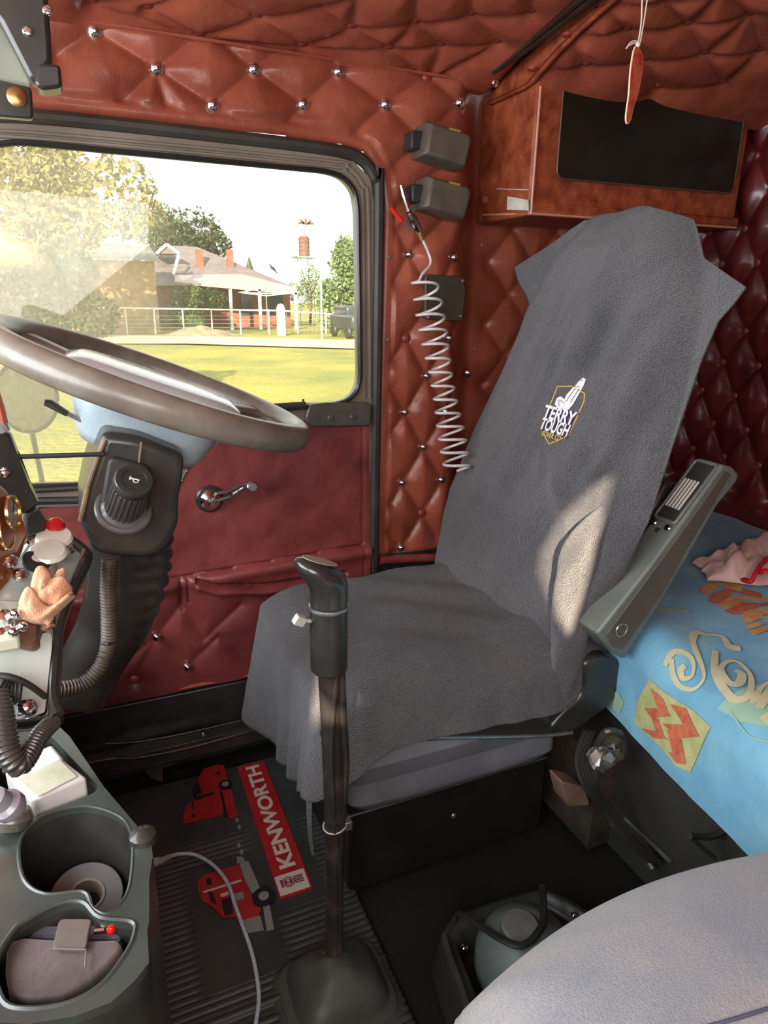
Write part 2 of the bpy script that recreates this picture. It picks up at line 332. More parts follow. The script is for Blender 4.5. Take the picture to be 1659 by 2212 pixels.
# ridges on the frame (stepped profile right side)
mb = MB()
for off, rr in ((8, 0.0035), (20, 0.0035)):
    pp = [(-100, 312-off), (60, 306-off), (695, 366-off), (742+off*0.5, 378-off*0.8), (768+off*0.85, 410-off*0.4), (776+off, 460), (779+off, 860)]
    mb.tube(smooth([at(x, y, YW-0.016) for x, y in pp], 60), rr, seg=6)
mb.build('frame_ridge', FRAMEM, DR)
mb = MB(); so = [(x, z) for x, z in DO]; 
seal = smooth([np.array([x, YW-0.012, z]) for x, z in [( (p[0]*1.0), p[1]) for p in [wallpt(*q) for q in [(-150, 255), (75, 256), (500, 300), (715, 327), (775, 346), (805, 390), (813, 450), (803, 1192)]]]]+[np.array([doorR-0.004, YW-0.012, DZ0])], 90)
mb.tube(seal, 0.0135, seg=10); mb.build('door_seal', SEALM, DR)
# latch-side bracket beneath the window, right corner
mb = MB(); br = [(663, 872), (700, 868), (797, 868), (797, 918), (668, 920), (655, 905)]
mb.ext(roundpoly([at(x, y, YW-0.015) for x, y in br], 0.012, 5), (0, -0.016, 0)); cb = mb.build('corner_bracket', mat('bracket_metal', (0.09, 0.085, 0.072), (0.13, 0.12, 0.10), rough=0.35, nscale=20, metal=0.3), DR, bevel=0.004)
for q in [(714, 903), (762, 901)]: screw(at(*q, YW-0.031), (0, -1, 0), cb, r=0.0075, m=MATS['bracket_metal'], name='rivet')
mb = MB(); mb.ext([at(x, y, YW-0.01) for x, y in [(560, 876), (765, 868), (792, 780), (800, 790), (800, 890), (560, 905)]], (0, 0.02, 0)); mb.build('sill_frame', FRAMEM, DR, bevel=0.003)
mb = MB(); mb.tube([at(655, 880, YW-0.02), at(655, 862, YW-0.02)], 0.0025, seg=8); mb.build('lock_pin', RUBBER, DR)
mb = MB(); mb.tube([at(560, 882, YW-0.026), at(660, 876, YW-0.026)], 0.009, seg=8); mb.build('sill_wiper', RUBBER, DR)
mb = MB(); mb.tube([at(-80, 1062, YW-0.022), at(60, 1060, YW-0.022), at(200, 1052, YW-0.022), at(330, 1050, YW-0.02)], 0.006, seg=8); mb.tube([at(-80, 1085, YW-0.02), at(300, 1078, YW-0.02)], 0.008, seg=8); mb.build('lower_sill', RUBBER, DR)
# door leather panel
Xl = -0.42; U, V = np.meshgrid(np.arange(Xl, doorR-0.014, 0.004), np.arange(DZ0+0.004, -0.235, 0.004), indexing='ij')
seamL = [wp(-200, 1330), wp(380, 1243), wp(600, 1204), wp(800, 1170)]
sx = np.array([p[0] for p in seamL]); sz = np.array([p[1] for p in seamL]); SZ = np.interp(U, sx, sz)
dbt = [wp(338, 1370), wp(404, 1435)]; dbr = [wp(290, 1462), wp(165, 1500)]
dseg = [(wp(*a), wp(*b)) for a, b in [((392, 1298), (338, 1370)), ((392, 1298), (440, 1375)), ((392, 1250), (392, 1298)), ((338, 1370), (250, 1440)), ((338, 1370), (404, 1435)), ((404, 1435), (470, 1370)), ((404, 1435), (430, 1480)), ((338, 1370), (290, 1462)), ((440, 1375), (520, 1300)), ((470, 1370), (560, 1440))]]
Hd = np.where(V > SZ, 0.010+0.003*fnoise(U, V, 14, 5)+0.0012*fnoise(U, V, 60, 8), 0.006+tuft(U, V, dbt+dbr, dseg, A=0.014, w=0.028, B=0.006, r=0.011))
Hd += 0.010*np.exp(-((V-SZ+0.018)/0.016)**2) - 0.008*np.exp(-((V-SZ)/0.003)**2)
# pocket mouth
pk = [wp(418, 1250), wp(470, 1262), wp(560, 1262), wp(620, 1254)]; PZ = np.interp(U, [p[0] for p in pk], [p[1] for p in pk])
inp = (U > pk[0][0]) & (U < pk[-1][0]+0.15); Hd += inp*(0.010*np.exp(-((V-PZ+0.012)/0.009)**2)-0.016*np.exp(-((V-PZ-0.004)/0.006)**2))
pl = wp(398, 1240); Hd -= 0.006*np.exp(-((U-pl[0]-0.004)/0.003)**2)*(V < SZ)*(V > pl[1]-0.07); Hd -= 0.005*np.exp(-((U-pl[0]+0.012)/0.003)**2)*(V < SZ)*(V > pl[1]-0.09)
rs = doorR-0.032; Hd -= 0.004*np.exp(-((U-rs)/0.002)**2)
LO = [(x, z) for x, z in low]
lo_x = [low[i][0] for i in (6, 5, 4, 3, 2, 1, 0)]; lo_z = [low[i][1] for i in (6, 5, 4, 3, 2, 1, 0)]
TOPZ = np.interp(U, lo_x, lo_z)+0.006
keep = V < TOPZ
Pd = np.stack([U, YW-0.004-Hd, V], -1); ok = keep[:-1, :-1] & keep[1:, :-1] & keep[1:, 1:] & keep[:-1, 1:]
idx = np.arange(U.size).reshape(U.shape); Fa = np.stack([idx[:-1, :-1], idx[1:, :-1], idx[1:, 1:], idx[:-1, 1:]], -1)
mb = MB(); mb.add(Pd.reshape(-1, 3), Fa[ok].tolist()); LP = mb.build('leather_panel', LEATHER2, DR, ang=80)
for p in dbt: stud(np.array([p[0], YW-0.014, p[1]]), (0, -1, 0.1), LP, r=0.0105)
for p in dbr: stud(np.array([p[0], YW-0.014, p[1]]), (0, -1, 0.1), LP, r=0.0095, m=REDBTN, name='leather_button')
screw(wn(777, 1178, 0.016), (0, -1, 0), LP, r=0.005)
mb = MB(); mb.tube([np.array([Xl, YW-0.016, DZ0+0.008]), np.array([doorR-0.02, YW-0.016, DZ0+0.008])], 0.005, seg=8); mb.build('bottom_piping', CREASE, DR)
mb = MB(); mb.box(((Xl+doorR)/2, YW+0.035, (DZ0-0.42)/2), ((doorR-Xl)/2+0.03, 0.006, (-0.42-DZ0)/2)); mb.box((doorR+0.012, YW+0.035, -0.30), (0.022, 0.006, 0.62)); mb.build('leak_backing', SEALM, DR)  # added backing boxes that stop light leaking past the door edge
# crank
mb = MB(); o = wn(450, 1073, 0.014); mb.lathe([(0.031, 0), (0.031, 0.006), (0.027, 0.010)], o, (0, -1, 0), seg=28); CK = mb.build('window_crank', PLAST, DR)
mb = MB(); mb.lathe([(0.022, 0.008), (0.022, 0.016), (0.014, 0.024), (0.010, 0.030), (0.0003, 0.031)], o, (0, -1, 0), seg=24); mb.build('crank_hub', CHROME, CK)
mb = MB()
for dz in (-1, 1):
    A = [at(468, 1073+dz*8, YW-0.035), at(497, 1066+dz*6, YW-0.038), at(520, 1054+dz*5, YW-0.042), at(540, 1046+dz*1, YW-0.045)]
    mb.tube(smooth(A, 14), 0.0042, seg=8)
mb.tube([at(496, 1060, YW-0.038), at(500, 1073, YW-0.038)], 0.004, seg=8); mb.build('crank_arm', CHROME, CK)
mb = MB(); k = at(541, 1047, YW-0.04); mb.lathe([(0.006, 0), (0.010, 0.006), (0.011, 0.022), (0.009, 0.028)], k, (0, -1, 0.05), seg=10); mb.build('crank_knob', STEEL, CK)
# window pane, dusty glass with reflected glare painted in as a veil
gm = bpy.data.materials.new('dusty_glare_glass'); gm.use_nodes = True; n = gm.node_tree.nodes; l = gm.node_tree.links; n.remove(n['Principled BSDF'])
tr = n.new('ShaderNodeBsdfTransparent'); tr.inputs[0].default_value = (0.96, 0.98, 0.96, 1)
gl = n.new('ShaderNodeBsdfGlossy'); gl.inputs['Roughness'].default_value = 0.02
fr = n.new('ShaderNodeFresnel'); fr.inputs[0].default_value = 1.45
m1 = n.new('ShaderNodeMixShader'); l.new(fr.outputs[0], m1.inputs[0]); l.new(tr.outputs[0], m1.inputs[1]); l.new(gl.outputs[0], m1.inputs[2])
tl = n.new('ShaderNodeBsdfTranslucent'); tl.inputs[0].default_value = (0.95, 0.88, 0.66, 1); df = n.new('ShaderNodeBsdfDiffuse'); df.inputs[0].default_value = (0.8, 0.72, 0.55, 1)
m2 = n.new('ShaderNodeMixShader'); m2.inputs[0].default_value = 0.3; l.new(tl.outputs[0], m2.inputs[1]); l.new(df.outputs[0], m2.inputs[2])
tc = n.new('ShaderNodeTexCoord'); sx_ = n.new('ShaderNodeSeparateXYZ'); l.new(tc.outputs['Object'], sx_.inputs[0])
mr = n.new('ShaderNodeMapRange'); mr.interpolation_type = 'SMOOTHSTEP'; mr.inputs[1].default_value = 0.25; mr.inputs[2].default_value = 0.02; mr.inputs[3].default_value = 0.05; mr.inputs[4].default_value = 0.22; l.new(sx_.outputs[0], mr.inputs[0])  # film thickens to the left to imitate the passenger window's reflection
nz = n.new('ShaderNodeTexNoise'); nz.inputs['Scale'].default_value = 160; nz.inputs['Detail'].default_value = 3; l.new(tc.outputs['Object'], nz.inputs['Vector'])
nz2 = n.new('ShaderNodeMapRange'); nz2.inputs[1].default_value = 0.35; nz2.inputs[2].default_value = 0.7; nz2.inputs[3].default_value = 0.7; nz2.inputs[4].default_value = 1.3; l.new(nz.outputs[0], nz2.inputs[0])
mu = n.new('ShaderNodeMath'); mu.operation = 'MULTIPLY'; l.new(mr.outputs[0], mu.inputs[0]); l.new(nz2.outputs[0], mu.inputs[1])
m3 = n.new('ShaderNodeMixShader'); l.new(mu.outputs[0], m3.inputs[0]); l.new(m1.outputs[0], m3.inputs[1]); l.new(m2.outputs[0], m3.inputs[2])
l.new(m3.outputs[0], n['Material Output'].inputs[0])
mb = MB(); V_, F_ = plate([(x, z) for x, z in glass_s], [], 0.004, M2(YW+0.004)); mb.add(V_, F_)
WIN = mb.build('window_1', gm); struct(WIN, 'dusty driver door window glass with a painted glare veil', 'window')
# ============================================================ CEILING
def zc(Y): return 0.462+0.10*(1-np.exp(-np.maximum(1.5-np.asarray(Y, float), 0)/0.30))
def zs(Y): return 0.428+0.125*(1-np.exp(-np.maximum(1.37-np.asarray(Y, float), 0)/0.28))
def onc(px, py, f):
    v = ray(px, py); lo_, hi_ = 0.2, 1.62
    for _ in range(50):
        m_ = (lo_+hi_)/2; p = v*(m_/v[1])
        if p[2] < f(p[1]): lo_ = m_
        else: hi_ = m_
    p = v*(lo_/v[1]); return (p[0], p[1])
cb_ = [onc(*q, zc) for q in [(318, 17), (432, 78), (555, 37), (685, 15), (652, 100), (840, 105), (895, 50), (1017, 32), (952, 98), (1075, 92), (1147, 27), (922, 165), (760, 60), (770, -10), (900, -30), (430, -30), (1020, -40), (200, 5), (1150, -35)]]
cs_ = qlinks(cb_, 0.24)
# keep the shorter half of links per button
U, V = np.meshgrid(np.arange(-0.6, 0.925, 0.006), np.arange(-0.5, 1.53, 0.006), indexing='ij')
lat = [(x+(0.09 if k % 2 else 0), y) for k, y in enumerate(np.arange(-0.4, 1.05, 0.1)) for x in np.arange(-0.6, 0.95, 0.18)]
H = tuft(U, V, cb_+lat, cs_+links(lat, 0.08, 0.16), A=0.022, w=0.026, B=0.006, r=0.011)
H = H*np.clip((0.915-U)/0.03, 0, 1); mb = MB(); mb.grid(np.stack([U, V, zc(V)-H], -1)); CE = mb.build('ceiling', LEATHER, ang=80); struct(CE, 'red tufted leather cab ceiling', 'ceiling')
for p in cb_: stud(np.array([p[0], p[1], float(zc(p[1]))+0.004]), (0, 0.1, -1), CE, r=0.0115, m=REDBTN, name='leather_button')
# top seam between wall and ceiling
mb = MB(); mb.tube([(x, 1.487, 0.455) for x in np.linspace(-0.4, 0.80, 20)], 0.0035, seg=6); mb.build('edge_seam', LEATHER, CE)
# sleeper ceiling
sb_ = [onc(*q, zs) for q in [(1225, 82), (1355, 65), (1485, 52), (1620, 32), (1265, 142), (1150, 155), (1390, 130), (1520, 117), (1420, 190), (1640, 110), (1300, 15), (1430, 0), (1560, -20), (1560, 180), (1260, 20)]]
lat = [(x+(0.07 if k % 2 else 0), y) for k, y in enumerate(np.arange(-0.4, 1.06, 0.09)) for x in np.arange(0.98, 1.62, 0.14)]
U, V = np.meshgrid(np.arange(0.90, 1.615, 0.006), np.arange(-0.5, 1.53, 0.006), indexing='ij')
ss_ = qlinks(sb_, 0.20)
H = tuft(U, V, sb_+lat, ss_+links(lat, 0.07, 0.13), A=0.026, w=0.026)
mb = MB(); mb.grid(np.stack([U, V, zs(V)-H*(V < 1.37)*np.clip((U-0.922)/0.03, 0, 1)], -1)); SCE = mb.build('ceiling_sleeper', LEATHER, ang=80); struct(SCE, 'red tufted leather ceiling of the sleeper', 'ceiling')
for p in sb_: stud(np.array([p[0], p[1], float(zs(p[1]))+0.004]), (0, 0.1, -1), SCE, r=0.0105, m=REDBTN, name='leather_button')
mb = MB(); yy = np.linspace(-0.5, 1.53, 60); mb.grid(np.stack([np.stack([np.full(60, 0.918), yy, zc(yy)+0.01], 1), np.stack([np.full(60, 0.912), yy, zs(yy)-0.004], 1)]), 0); SR = mb.build('trim_5', LEATHERC, solid=0.012); struct(SR, 'leather strip joining cab ceiling and sleeper ceiling', 'trim')
# ceiling strip
mb = MB()
zst = lambda Y: zc(Y)-0.034
A0 = [(lambda q: np.array([q[0], q[1], float(zst(q[1]))]))(onc(*p, zst)) for p in [(1066, 158), (1120, 118), (1180, 70), (1262, 4), (1340, -60)]]
cc = smooth(A0, 24); 
for dx, dz, rr in ((-0.010, 0, 0.006), (0.001, -0.003, 0.006), (0.011, 0, 0.006)): mb.tube(cc+np.linspace(0.25, 1.5, len(cc))[:, None]*[dx, 0, dz], np.linspace(0.4, 1.4, len(cc))*rr, seg=8)
TS = mb.build('trim_3', mat('strip_plastic', (0.012, 0.008, 0.005), (0.03, 0.02, 0.012), rough=0.3, nscale=12, coat=0.3)); struct(TS, 'dark plastic strip along the cab roof edge', 'trim')
screw(at(1070, 180, 1.44), (0, -1, -0.3), TS, r=0.008)
# ---- back wall
bw = [(y+(0.055 if k % 2 else 0), z) for k, z in enumerate(np.arange(-0.50, 0.5, 0.085)) for y in np.arange(-0.5, 1.6, 0.11)]
U, V = np.meshgrid(np.arange(-0.5, 1.62, 0.006), np.arange(-1.14, 0.56, 0.006), indexing='ij')
H = tuft(U, V, bw, links(bw, 0.05, 0.14), A=0.022, w=0.022)
mb = MB(); mb.grid(np.stack([1.60-H, U, V], -1)); BW = mb.build('wall_back', mat('deep_red_leather', (0.085, 0.010, 0.011), (0.17, 0.022, 0.02), rough=0.30, nscale=8, bump=0.3, bscale=200, bdist=0.001, coat=0.3), ang=80); struct(BW, 'dark red tufted leather rear wall of the sleeper', 'wall')
for p in bw:
    if 0.75 < p[0] < 1.5 and -0.5 < p[1] < 0.4: stud(np.array([1.600, p[0], p[1]]), (-1, 0, 0), BW, r=0.008, m=REDBTN, name='leather_button')
# ---- passenger side wall behind the camera; unseen, its holes shaped to cast the sun patches
def sunback(P, Y=-0.5): t = (P[1]-Y)/SUN_DIR[1]; return P-SUN_DIR*t
h1 = [sunback(at(px, py, y)) for px, py, y in [(1335, 1012, .88), (1320, 1080, .87), (1290, 1180, .85), (1262, 1300, .84), (1235, 1385, .84), (1200, 1330, .86), (1175, 1240, .88), (1180, 1190, .9), (1215, 1110, .93), (1270, 1050, .93)]]
h2 = [sunback(at(px, py, y)) for px, py, y in [(672, 1440, .93), (700, 1430, .93), (720, 1445, .93), (795, 1498, .93), (740, 1505, .93), (705, 1530, .92), (672, 1600, .92)]]
h3 = [sunback(np.array(q)) for q in [(0.44, 0.36, -0.57), (0.56, 0.34, -0.565), (0.68, 0.33, -0.565), (0.68, 0.385, -0.58), (0.5, 0.395, -0.585), (0.36, 0.395, -0.60)]]
mb = MB(); V_, F_ = plate([(-2.2, -1.14), (1.62, -1.14), (1.62, 0.9), (-2.2, 0.9)], [[(p[0], p[2]) for p in h] for h in (h1, h2, h3)], 0.02, M2(-0.5)); mb.add(V_, F_)  # lengthened forward to keep the sun off the driver door
WL = mb.build('wall_left', LEATHER); struct(WL, 'unseen passenger side wall with holes shaped to cast sun patches', 'wall')
mb = MB(); mb.box((0.35, 0.5, 0.75), (1.3, 1.1, 0.02)); RF = mb.build('ceiling_roof', PLAST); struct(RF, 'cab roof skin', 'ceiling')
# ============================================================ OUTSIDE
GZ = -2.5
GR = mat('grass_ground', (0.13, 0.17, 0.03), (0.34, 0.29, 0.05), rough=0.95, nscale=0.35, bump=0.8, bscale=6, bdist=0.15, detail=8, lo=0.3, hi=0.65)
mb = MB()
U, V = np.meshgrid(np.linspace(-80, 160, 60), np.linspace(3, 220, 60), indexing='ij'); mb.grid(np.stack([U, V, GZ+0.05*fnoise(U, V, 0.3, 2)], -1)); LAWN = mb.build('ground_lawn', GR); struct(LAWN, 'sunlit lawn beyond the driver window', 'lawn')
mb = MB(); a = [atz(-80, 742, GZ+0.08), atz(400, 742, GZ+0.08), atz(900, 757, GZ+0.08), atz(900, 738, GZ+0.08), atz(400, 725, GZ+0.08), atz(-80, 722, GZ+0.08)]
mb.add(a, [(0, 1, 4, 5), (1, 2, 3, 4)]); RD = mb.build('ground_track', mat('dusty_gravel', (0.36, 0.30, 0.22), (0.50, 0.43, 0.33), rough=0.95, nscale=0.5)); struct(RD, 'pale dirt track crossing the lawn', 'track')
def leafcloud(mb, c, rad, n, s, mi=0, seed=1, hollow=0.5):
    g = np.random.default_rng(seed); c = np.asarray(c)
    blobs = [(c+g.normal(size=3)*np.array(rad)*0.45, g.uniform(0.35, 0.6)) for _ in range(9)]+[(c, 0.75)]
    for i in range(n):
        b, q = blobs[i % len(blobs)]; d = norm(g.normal(size=3)); p = b+d*np.array(rad)*q*g.uniform(hollow, 1)**0.5
        u = norm(g.normal(size=3)); w = norm(np.cross(u, g.normal(size=3))); z = s*g.uniform(0.5, 1.3)
        mb.add([p-u*z, p+w*z*0.5, p+u*z, p-w*z*0.5], [(0, 1, 2, 3)], mi)
BARK = mat('bark', (0.10, 0.07, 0.045), rough=0.9)
def leafm(name, a, b):
    m = mat(name, a, b, rough=0.6, nscale=1.2, spec=0.3); return m
LG = leafm('leaf_green', (0.035, 0.07, 0.02), (0.09, 0.13, 0.04)); LD = leafm('leaf_dark', (0.015, 0.03, 0.012), (0.05, 0.07, 0.028)); LY = leafm('leaf_olive', (0.13, 0.125, 0.045), (0.25, 0.22, 0.08)); LP_ = leafm('leaf_pale', (0.08, 0.14, 0.05), (0.15, 0.21, 0.09))
def tree(name, label, cat, px, py, Y, wpx, hpx, m, n=1500, s=None, group=None, base=None, seed=1, trunk=True):
    k = Y/ (ray(px, py)[1])/FPX; c = at(px, py, Y); rx, rz = wpx/2*k, hpx/2*k; s = s or max(rx, rz)*0.055; n = int(n*2.2)
    t = thing(name, label, cat, (c[0], c[1], GZ), group); mb = MB(); leafcloud(mb, c, (rx, rx*(0.8 if trunk else 0.4), rz), n, s, seed=seed); mb.build('foliage', m, t, ang=10)
    if trunk:
        mb = MB(); P = [np.array([c[0], c[1], GZ-0.1]), np.array([c[0]+0.1*rx, c[1], (GZ+c[2])/2]), c]; mb.tube(P, [rx*0.10, rx*0.08, rx*0.04], seg=8)
        for j in range(4): mb.tube([P[1], c+np.array([(-1)**j*rx*0.5, 0, rz*(0.1+0.15*j)])], [rx*0.05, rx*0.02], seg=6)
        mb.build('trunk', BARK, t)
    return t
tree('tree', 'large olive tree at the left edge of the window view', 'tree', 95, 470, 40, 330, 330, LY, 3200, seed=3, group='garden trees')
tree('tree', 'tall pale tree rising behind the shed roof', 'tree', 40, 360, 62, 240, 130, LY, 1200, seed=4, group='garden trees')
tree('tree', 'dark green tree behind the house roof', 'tree', 410, 505, 78, 210, 150, LD, 2000, seed=5, group='garden trees')
tree('tree', 'thin pale tree behind the gable of the house', 'tree', 320, 480, 100, 150, 90, LG, 900, seed=6, group='garden trees')
tree('tree', 'bushy bright tree at the right edge of the window beside the flag pole', 'tree', 755, 580, 48, 130, 200, LP_, 2200, seed=7, group='garden trees')
tree('tree', 'small open tree under the water tower', 'tree', 668, 610, 60, 70, 100, LP_, 700, seed=8, group='garden trees')
tree('shrub', 'wide leafy shrub in front of the house wall', 'shrub', 415, 655, 49.3, 140, 84, LG, 1600, seed=9, trunk=False, group='garden shrubs')
tree('shrub', 'pale shrub low against the white fence', 'shrub', 425, 690, 47.6, 46, 40, LP_, 400, seed=10, trunk=False, group='garden shrubs')
tree('shrub', 'big dark bush standing in for a silhouette reflected at the left of the window', 'shrub', 95, 640, 16, 270, 270, LD, 3800, seed=12, trunk=False, group='garden shrubs')  # added dark foliage imitates the silhouette reflected in the pane
c = at(539, 580, 75); mb = MB(); mb.lathe([(0.01, -0.2), (0.45, 0.3), (0.4, 1.0), (0.02, 2.2)], c-[0, 0, 1.0], (0, 0, 1), seg=10); mb.tube([[c[0], c[1], GZ], [c[0], c[1], c[2]]], 0.12, seg=6)
tag(mb.build('cypress', LD), 'small dark pointed cypress showing above the house roof', 'tree')
# house
HS = thing('house', 'low brick homestead with a grey hipped roof and pale verandah', 'house', (*at(480, 690, 58)[:2], GZ))
BRICK = mat('brick_wall', (0.20, 0.06, 0.04), (0.28, 0.10, 0.07), rough=0.9, nscale=3); ROOF = mat('roof_iron', (0.11, 0.09, 0.095), (0.16, 0.135, 0.14), rough=0.6, nscale=2); VER = mat('verandah_iron', (0.32, 0.27, 0.245), rough=0.5); WHITE = mat('white_paint', (0.75, 0.75, 0.70), rough=0.6)
Yh = 56; e0, e1 = at(262, 604, Yh), at(640, 632, Yh); zE = (e0[2]+e1[2])/2; x0, x1 = e0[0], e1[0]; r0, r1 = at(372, 531, Yh+6), at(425, 531, Yh+6); zR = r0[2]
mb = MB(); mb.box(((x0+x1)/2, Yh+6, (GZ+zE)/2), ((x1-x0)/2-0.4, 5.5, (zE-GZ)/2)); mb.build('wall', BRICK, HS)
mb = MB(); A = [(x0, Yh, zE), (x1, Yh, zE), (x1, Yh+12, zE), (x0, Yh+12, zE), (r0[0], Yh+6, zR), (r1[0], Yh+6, zR)]
mb.add(A, [(0, 1, 5, 4), (1, 2, 5), (2, 3, 4, 5), (3, 0, 4), (0, 3, 2, 1)]); mb.build('hip_roof', ROOF, HS, ang=5)
mb = MB(); v0, v1, v2, v3 = at(378, 594, Yh-0.3), at(560, 596, Yh-0.3), at(642, 632, Yh-4), at(378, 608, Yh-4)
mb.ext([v0, at(520, 592, Yh-0.3), at(640, 622, Yh-1), v2, v3], (0, 0, -0.15)); mb.build('verandah_roof', VER, HS)
mb = MB(); g0, g1, g2 = at(338, 548, Yh+1.6), at(386, 548, Yh+1.6), at(360, 528, Yh+1.6); mb.ext([g0, g1, g2], (0, 2.5, 0)); mb.build('gable', ROOF, HS)
mb = MB(); mb.tube([g0+[0, -0.1, 0], g2+[0, -0.1, 0]], 0.12, seg=6); mb.tube([g2+[0, -0.1, 0], g1+[0, -0.1, 0]], 0.12, seg=6); mb.tube([at(386, 552, Yh+1), at(374, 594, Yh-0.1)], 0.12, seg=6); mb.build('barge_board', WHITE, HS)
for x in (380, 497, 560, 638):
    mb = MB(); p = at(x, 625, Yh-3.9); mb.box((p[0], p[1], (GZ+p[2])/2), (0.10, 0.10, (p[2]-GZ)/2)); mb.build('verandah_post', WHITE, HS)
for x in (432, 497):
    mb = MB(); p = at(x, 570, Yh+3); mb.box((p[0], p[1], p[2]), (0.25, 0.25, 1.1)); mb.build('chimney', BRICK, HS)
for a_, b_ in ((520, 545), (580, 610)):
    p, q = at(a_, 640, Yh+0.4), at(b_, 640, Yh+0.4); mb = MB(); mb.box(((p[0]+q[0])/2, Yh+0.45, p[2]-0.6), ((q[0]-p[0])/2, 0.06, 0.9)); mb.build('house_window', mat('dark_pane', (0.03, 0.05, 0.06), rough=0.1), HS)
# shed
SH = thing('shed', 'rusty corrugated farm shed behind the olive tree', 'shed', (*at(150, 690, 48)[:2], GZ))
p, q = at(-60, 512, 48), at(330, 528, 48); mb = MB(); mb.box(((p[0]+q[0])/2, 51, (GZ+q[2]-1.0)/2), ((q[0]-p[0])/2, 3, (q[2]-1.0-GZ)/2)); mb.build('wall', mat('shed_iron', (0.28, 0.17, 0.09), (0.42, 0.28, 0.15), rough=0.8, nscale=1.5), SH)
mb = MB(); xs = np.linspace(p[0]-0.5, q[0]+0.3, 160); R1 = np.stack([xs, np.full(160, 47.4), q[2]-1.0+0.06*np.sin(xs*9)], 1); R2 = R1+[0, 6.5, 1.3]; mb.grid(np.stack([R1, R2])); mb.build('corrugated_roof', mat('grey_iron', (0.18, 0.17, 0.14), (0.3, 0.28, 0.24), rough=0.6, nscale=2), SH, solid=0.05)
# fence
FN = thing('fence', 'white rail fence with wire netting along the track', 'fence', (*atz(400, 708, GZ)[:2], GZ))
yf = 46; f0, f1, f2 = at(-60, 660, yf), at(600, 671, yf), at(790, 683, yf)
mb = MB(); mb.tube([f0, f1], 0.05, seg=6); mb.tube([f1, f2], 0.05, seg=6); mb.build('top_rail', WHITE, FN)
for x in range(-40, 790, 62):
    p = at(x, 668, yf); mb = MB(); mb.tube([(p[0], yf, GZ), (p[0], yf, p[2])], 0.045, seg=6); mb.build('fence_post', WHITE, FN)
mb = MB()
for k in range(5): z = GZ+0.2+k*0.24; mb.tube([(f0[0], yf, z), (f2[0], yf, z)], 0.012, seg=4)
for x in np.arange(f1[0], f2[0], 0.3): mb.tube([(x, yf, GZ), (x, yf, f1[2]-0.05)], 0.012, seg=4)
mb.build('wire_netting', STEEL, FN)
c = atz(607, 712, GZ); mb = MB(); k = 44; c = at(607, 690, k); mb.box((c[0], k, GZ+0.85), (0.24, 0.24, 0.9)); mb.lathe([(0.30, 0), (0.2, 0.18), (0.01, 0.24)], (c[0], k, GZ+1.75), (0, 0, 1), seg=4)
tag(mb.build('gate_pillar', mat('stone', (0.55, 0.55, 0.42), rough=0.9), bevel=0.05), 'pale stone gate pillar at the end of the white rail', 'pillar')
# clothesline
CLN = thing('clothesline', 'rotary clothes line with spread arms before the verandah', 'clothesline', (at(575, 690, 49)[0], 49, GZ))
h = at(575, 636, 49); mb = MB(); mb.tube([(h[0], 49, GZ), (h[0], 49, h[2]+0.5)], 0.05, seg=6); mb.build('mast', STEEL, CLN)
mb = MB(); ends = []
for j in range(4): a = 0.5+j*PI/2; e = np.array([h[0]+2.5*math.cos(a), 49+2.5*math.sin(a), h[2]+0.1]); ends.append(e); mb.tube([np.array([h[0], 49, h[2]-0.1]), e], 0.03, seg=5); mb.tube([np.array([h[0], 49, h[2]+0.5]), e], 0.018, seg=4)
mb.build('arm', WHITE, CLN); mb = MB()
for f_ in (0.4, 0.6, 0.8, 1.0):
    for j in range(4): mb.tube([h+(ends[j]-h)*f_, h+(ends[(j+1) % 4]-h)*f_], 0.012, seg=4)
mb.build('line', WHITE, CLN)
# water tower
WT = thing('water_tower', 'rusty water tank on a tall stand with a broken windmill head', 'water tower', (at(657, 690, 66)[0], 66, GZ))
c = at(657, 533, 66); mb = MB(); mb.lathe([(0.5, -0.85), (0.5, 0.8), (0.3, 0.95)], c, (0, 0, 1), seg=16); [mb.lathe([(0.53, k*0.35-0.72), (0.53, k*0.35-0.66)], c, (0, 0, 1), seg=16) for k in range(5)]; mb.build('tank', mat('rust', (0.10, 0.05, 0.04), (0.16, 0.09, 0.07), rough=0.8, nscale=4), WT)
mb = MB(); mb.box(c+[0, 0, -0.95], (1.0, 1.0, 0.06))
for sx in (-1, 1):
    for sy in (-1, 1): mb.tube([(c[0]+sx*0.5, 66+sy*0.5, c[2]-0.9), (c[0]+sx*0.8, 66+sy*0.8, GZ)], 0.05, seg=4)
mb.build('stand', STEEL, WT)
c2 = at(661, 482, 66); mb = MB(); mb.tube([c+[0, 0, 0.9], c2], 0.03, seg=4)
for j in range(5): a = j*0.8; mb.box(c2+[0.45*math.cos(a), 0, 0.12*math.sin(a)], (0.28, 0.02, 0.10), ax=[(math.cos(a), 0, math.sin(a)), (0, 1, 0), (-math.sin(a), 0, math.cos(a))])
mb.build('windmill_head', BARK, WT)
p = at(692, 515, 40); mb = MB(); mb.tube([(p[0], 40, GZ), (p[0], 40, p[2])], 0.05, seg=6); tag(mb.build('flag_pole', WHITE), 'tall thin white pole standing right of the water tower', 'pole')
c = at(590, 580, 70); mb = MB(); mb.add([c+[-0.4, 0, 0.45], c+[-0.2, 0.1, 0.0], c+[0.15, 0, -0.25], c+[0.5, 0, -0.6], c+[0.1, -0.1, 0.1]], [(0, 1, 4), (1, 2, 4), (2, 3, 4)]); tag(mb.build('bird', RUBBER, solid=0.05), 'small dark bird in the sky above the verandah', 'bird')
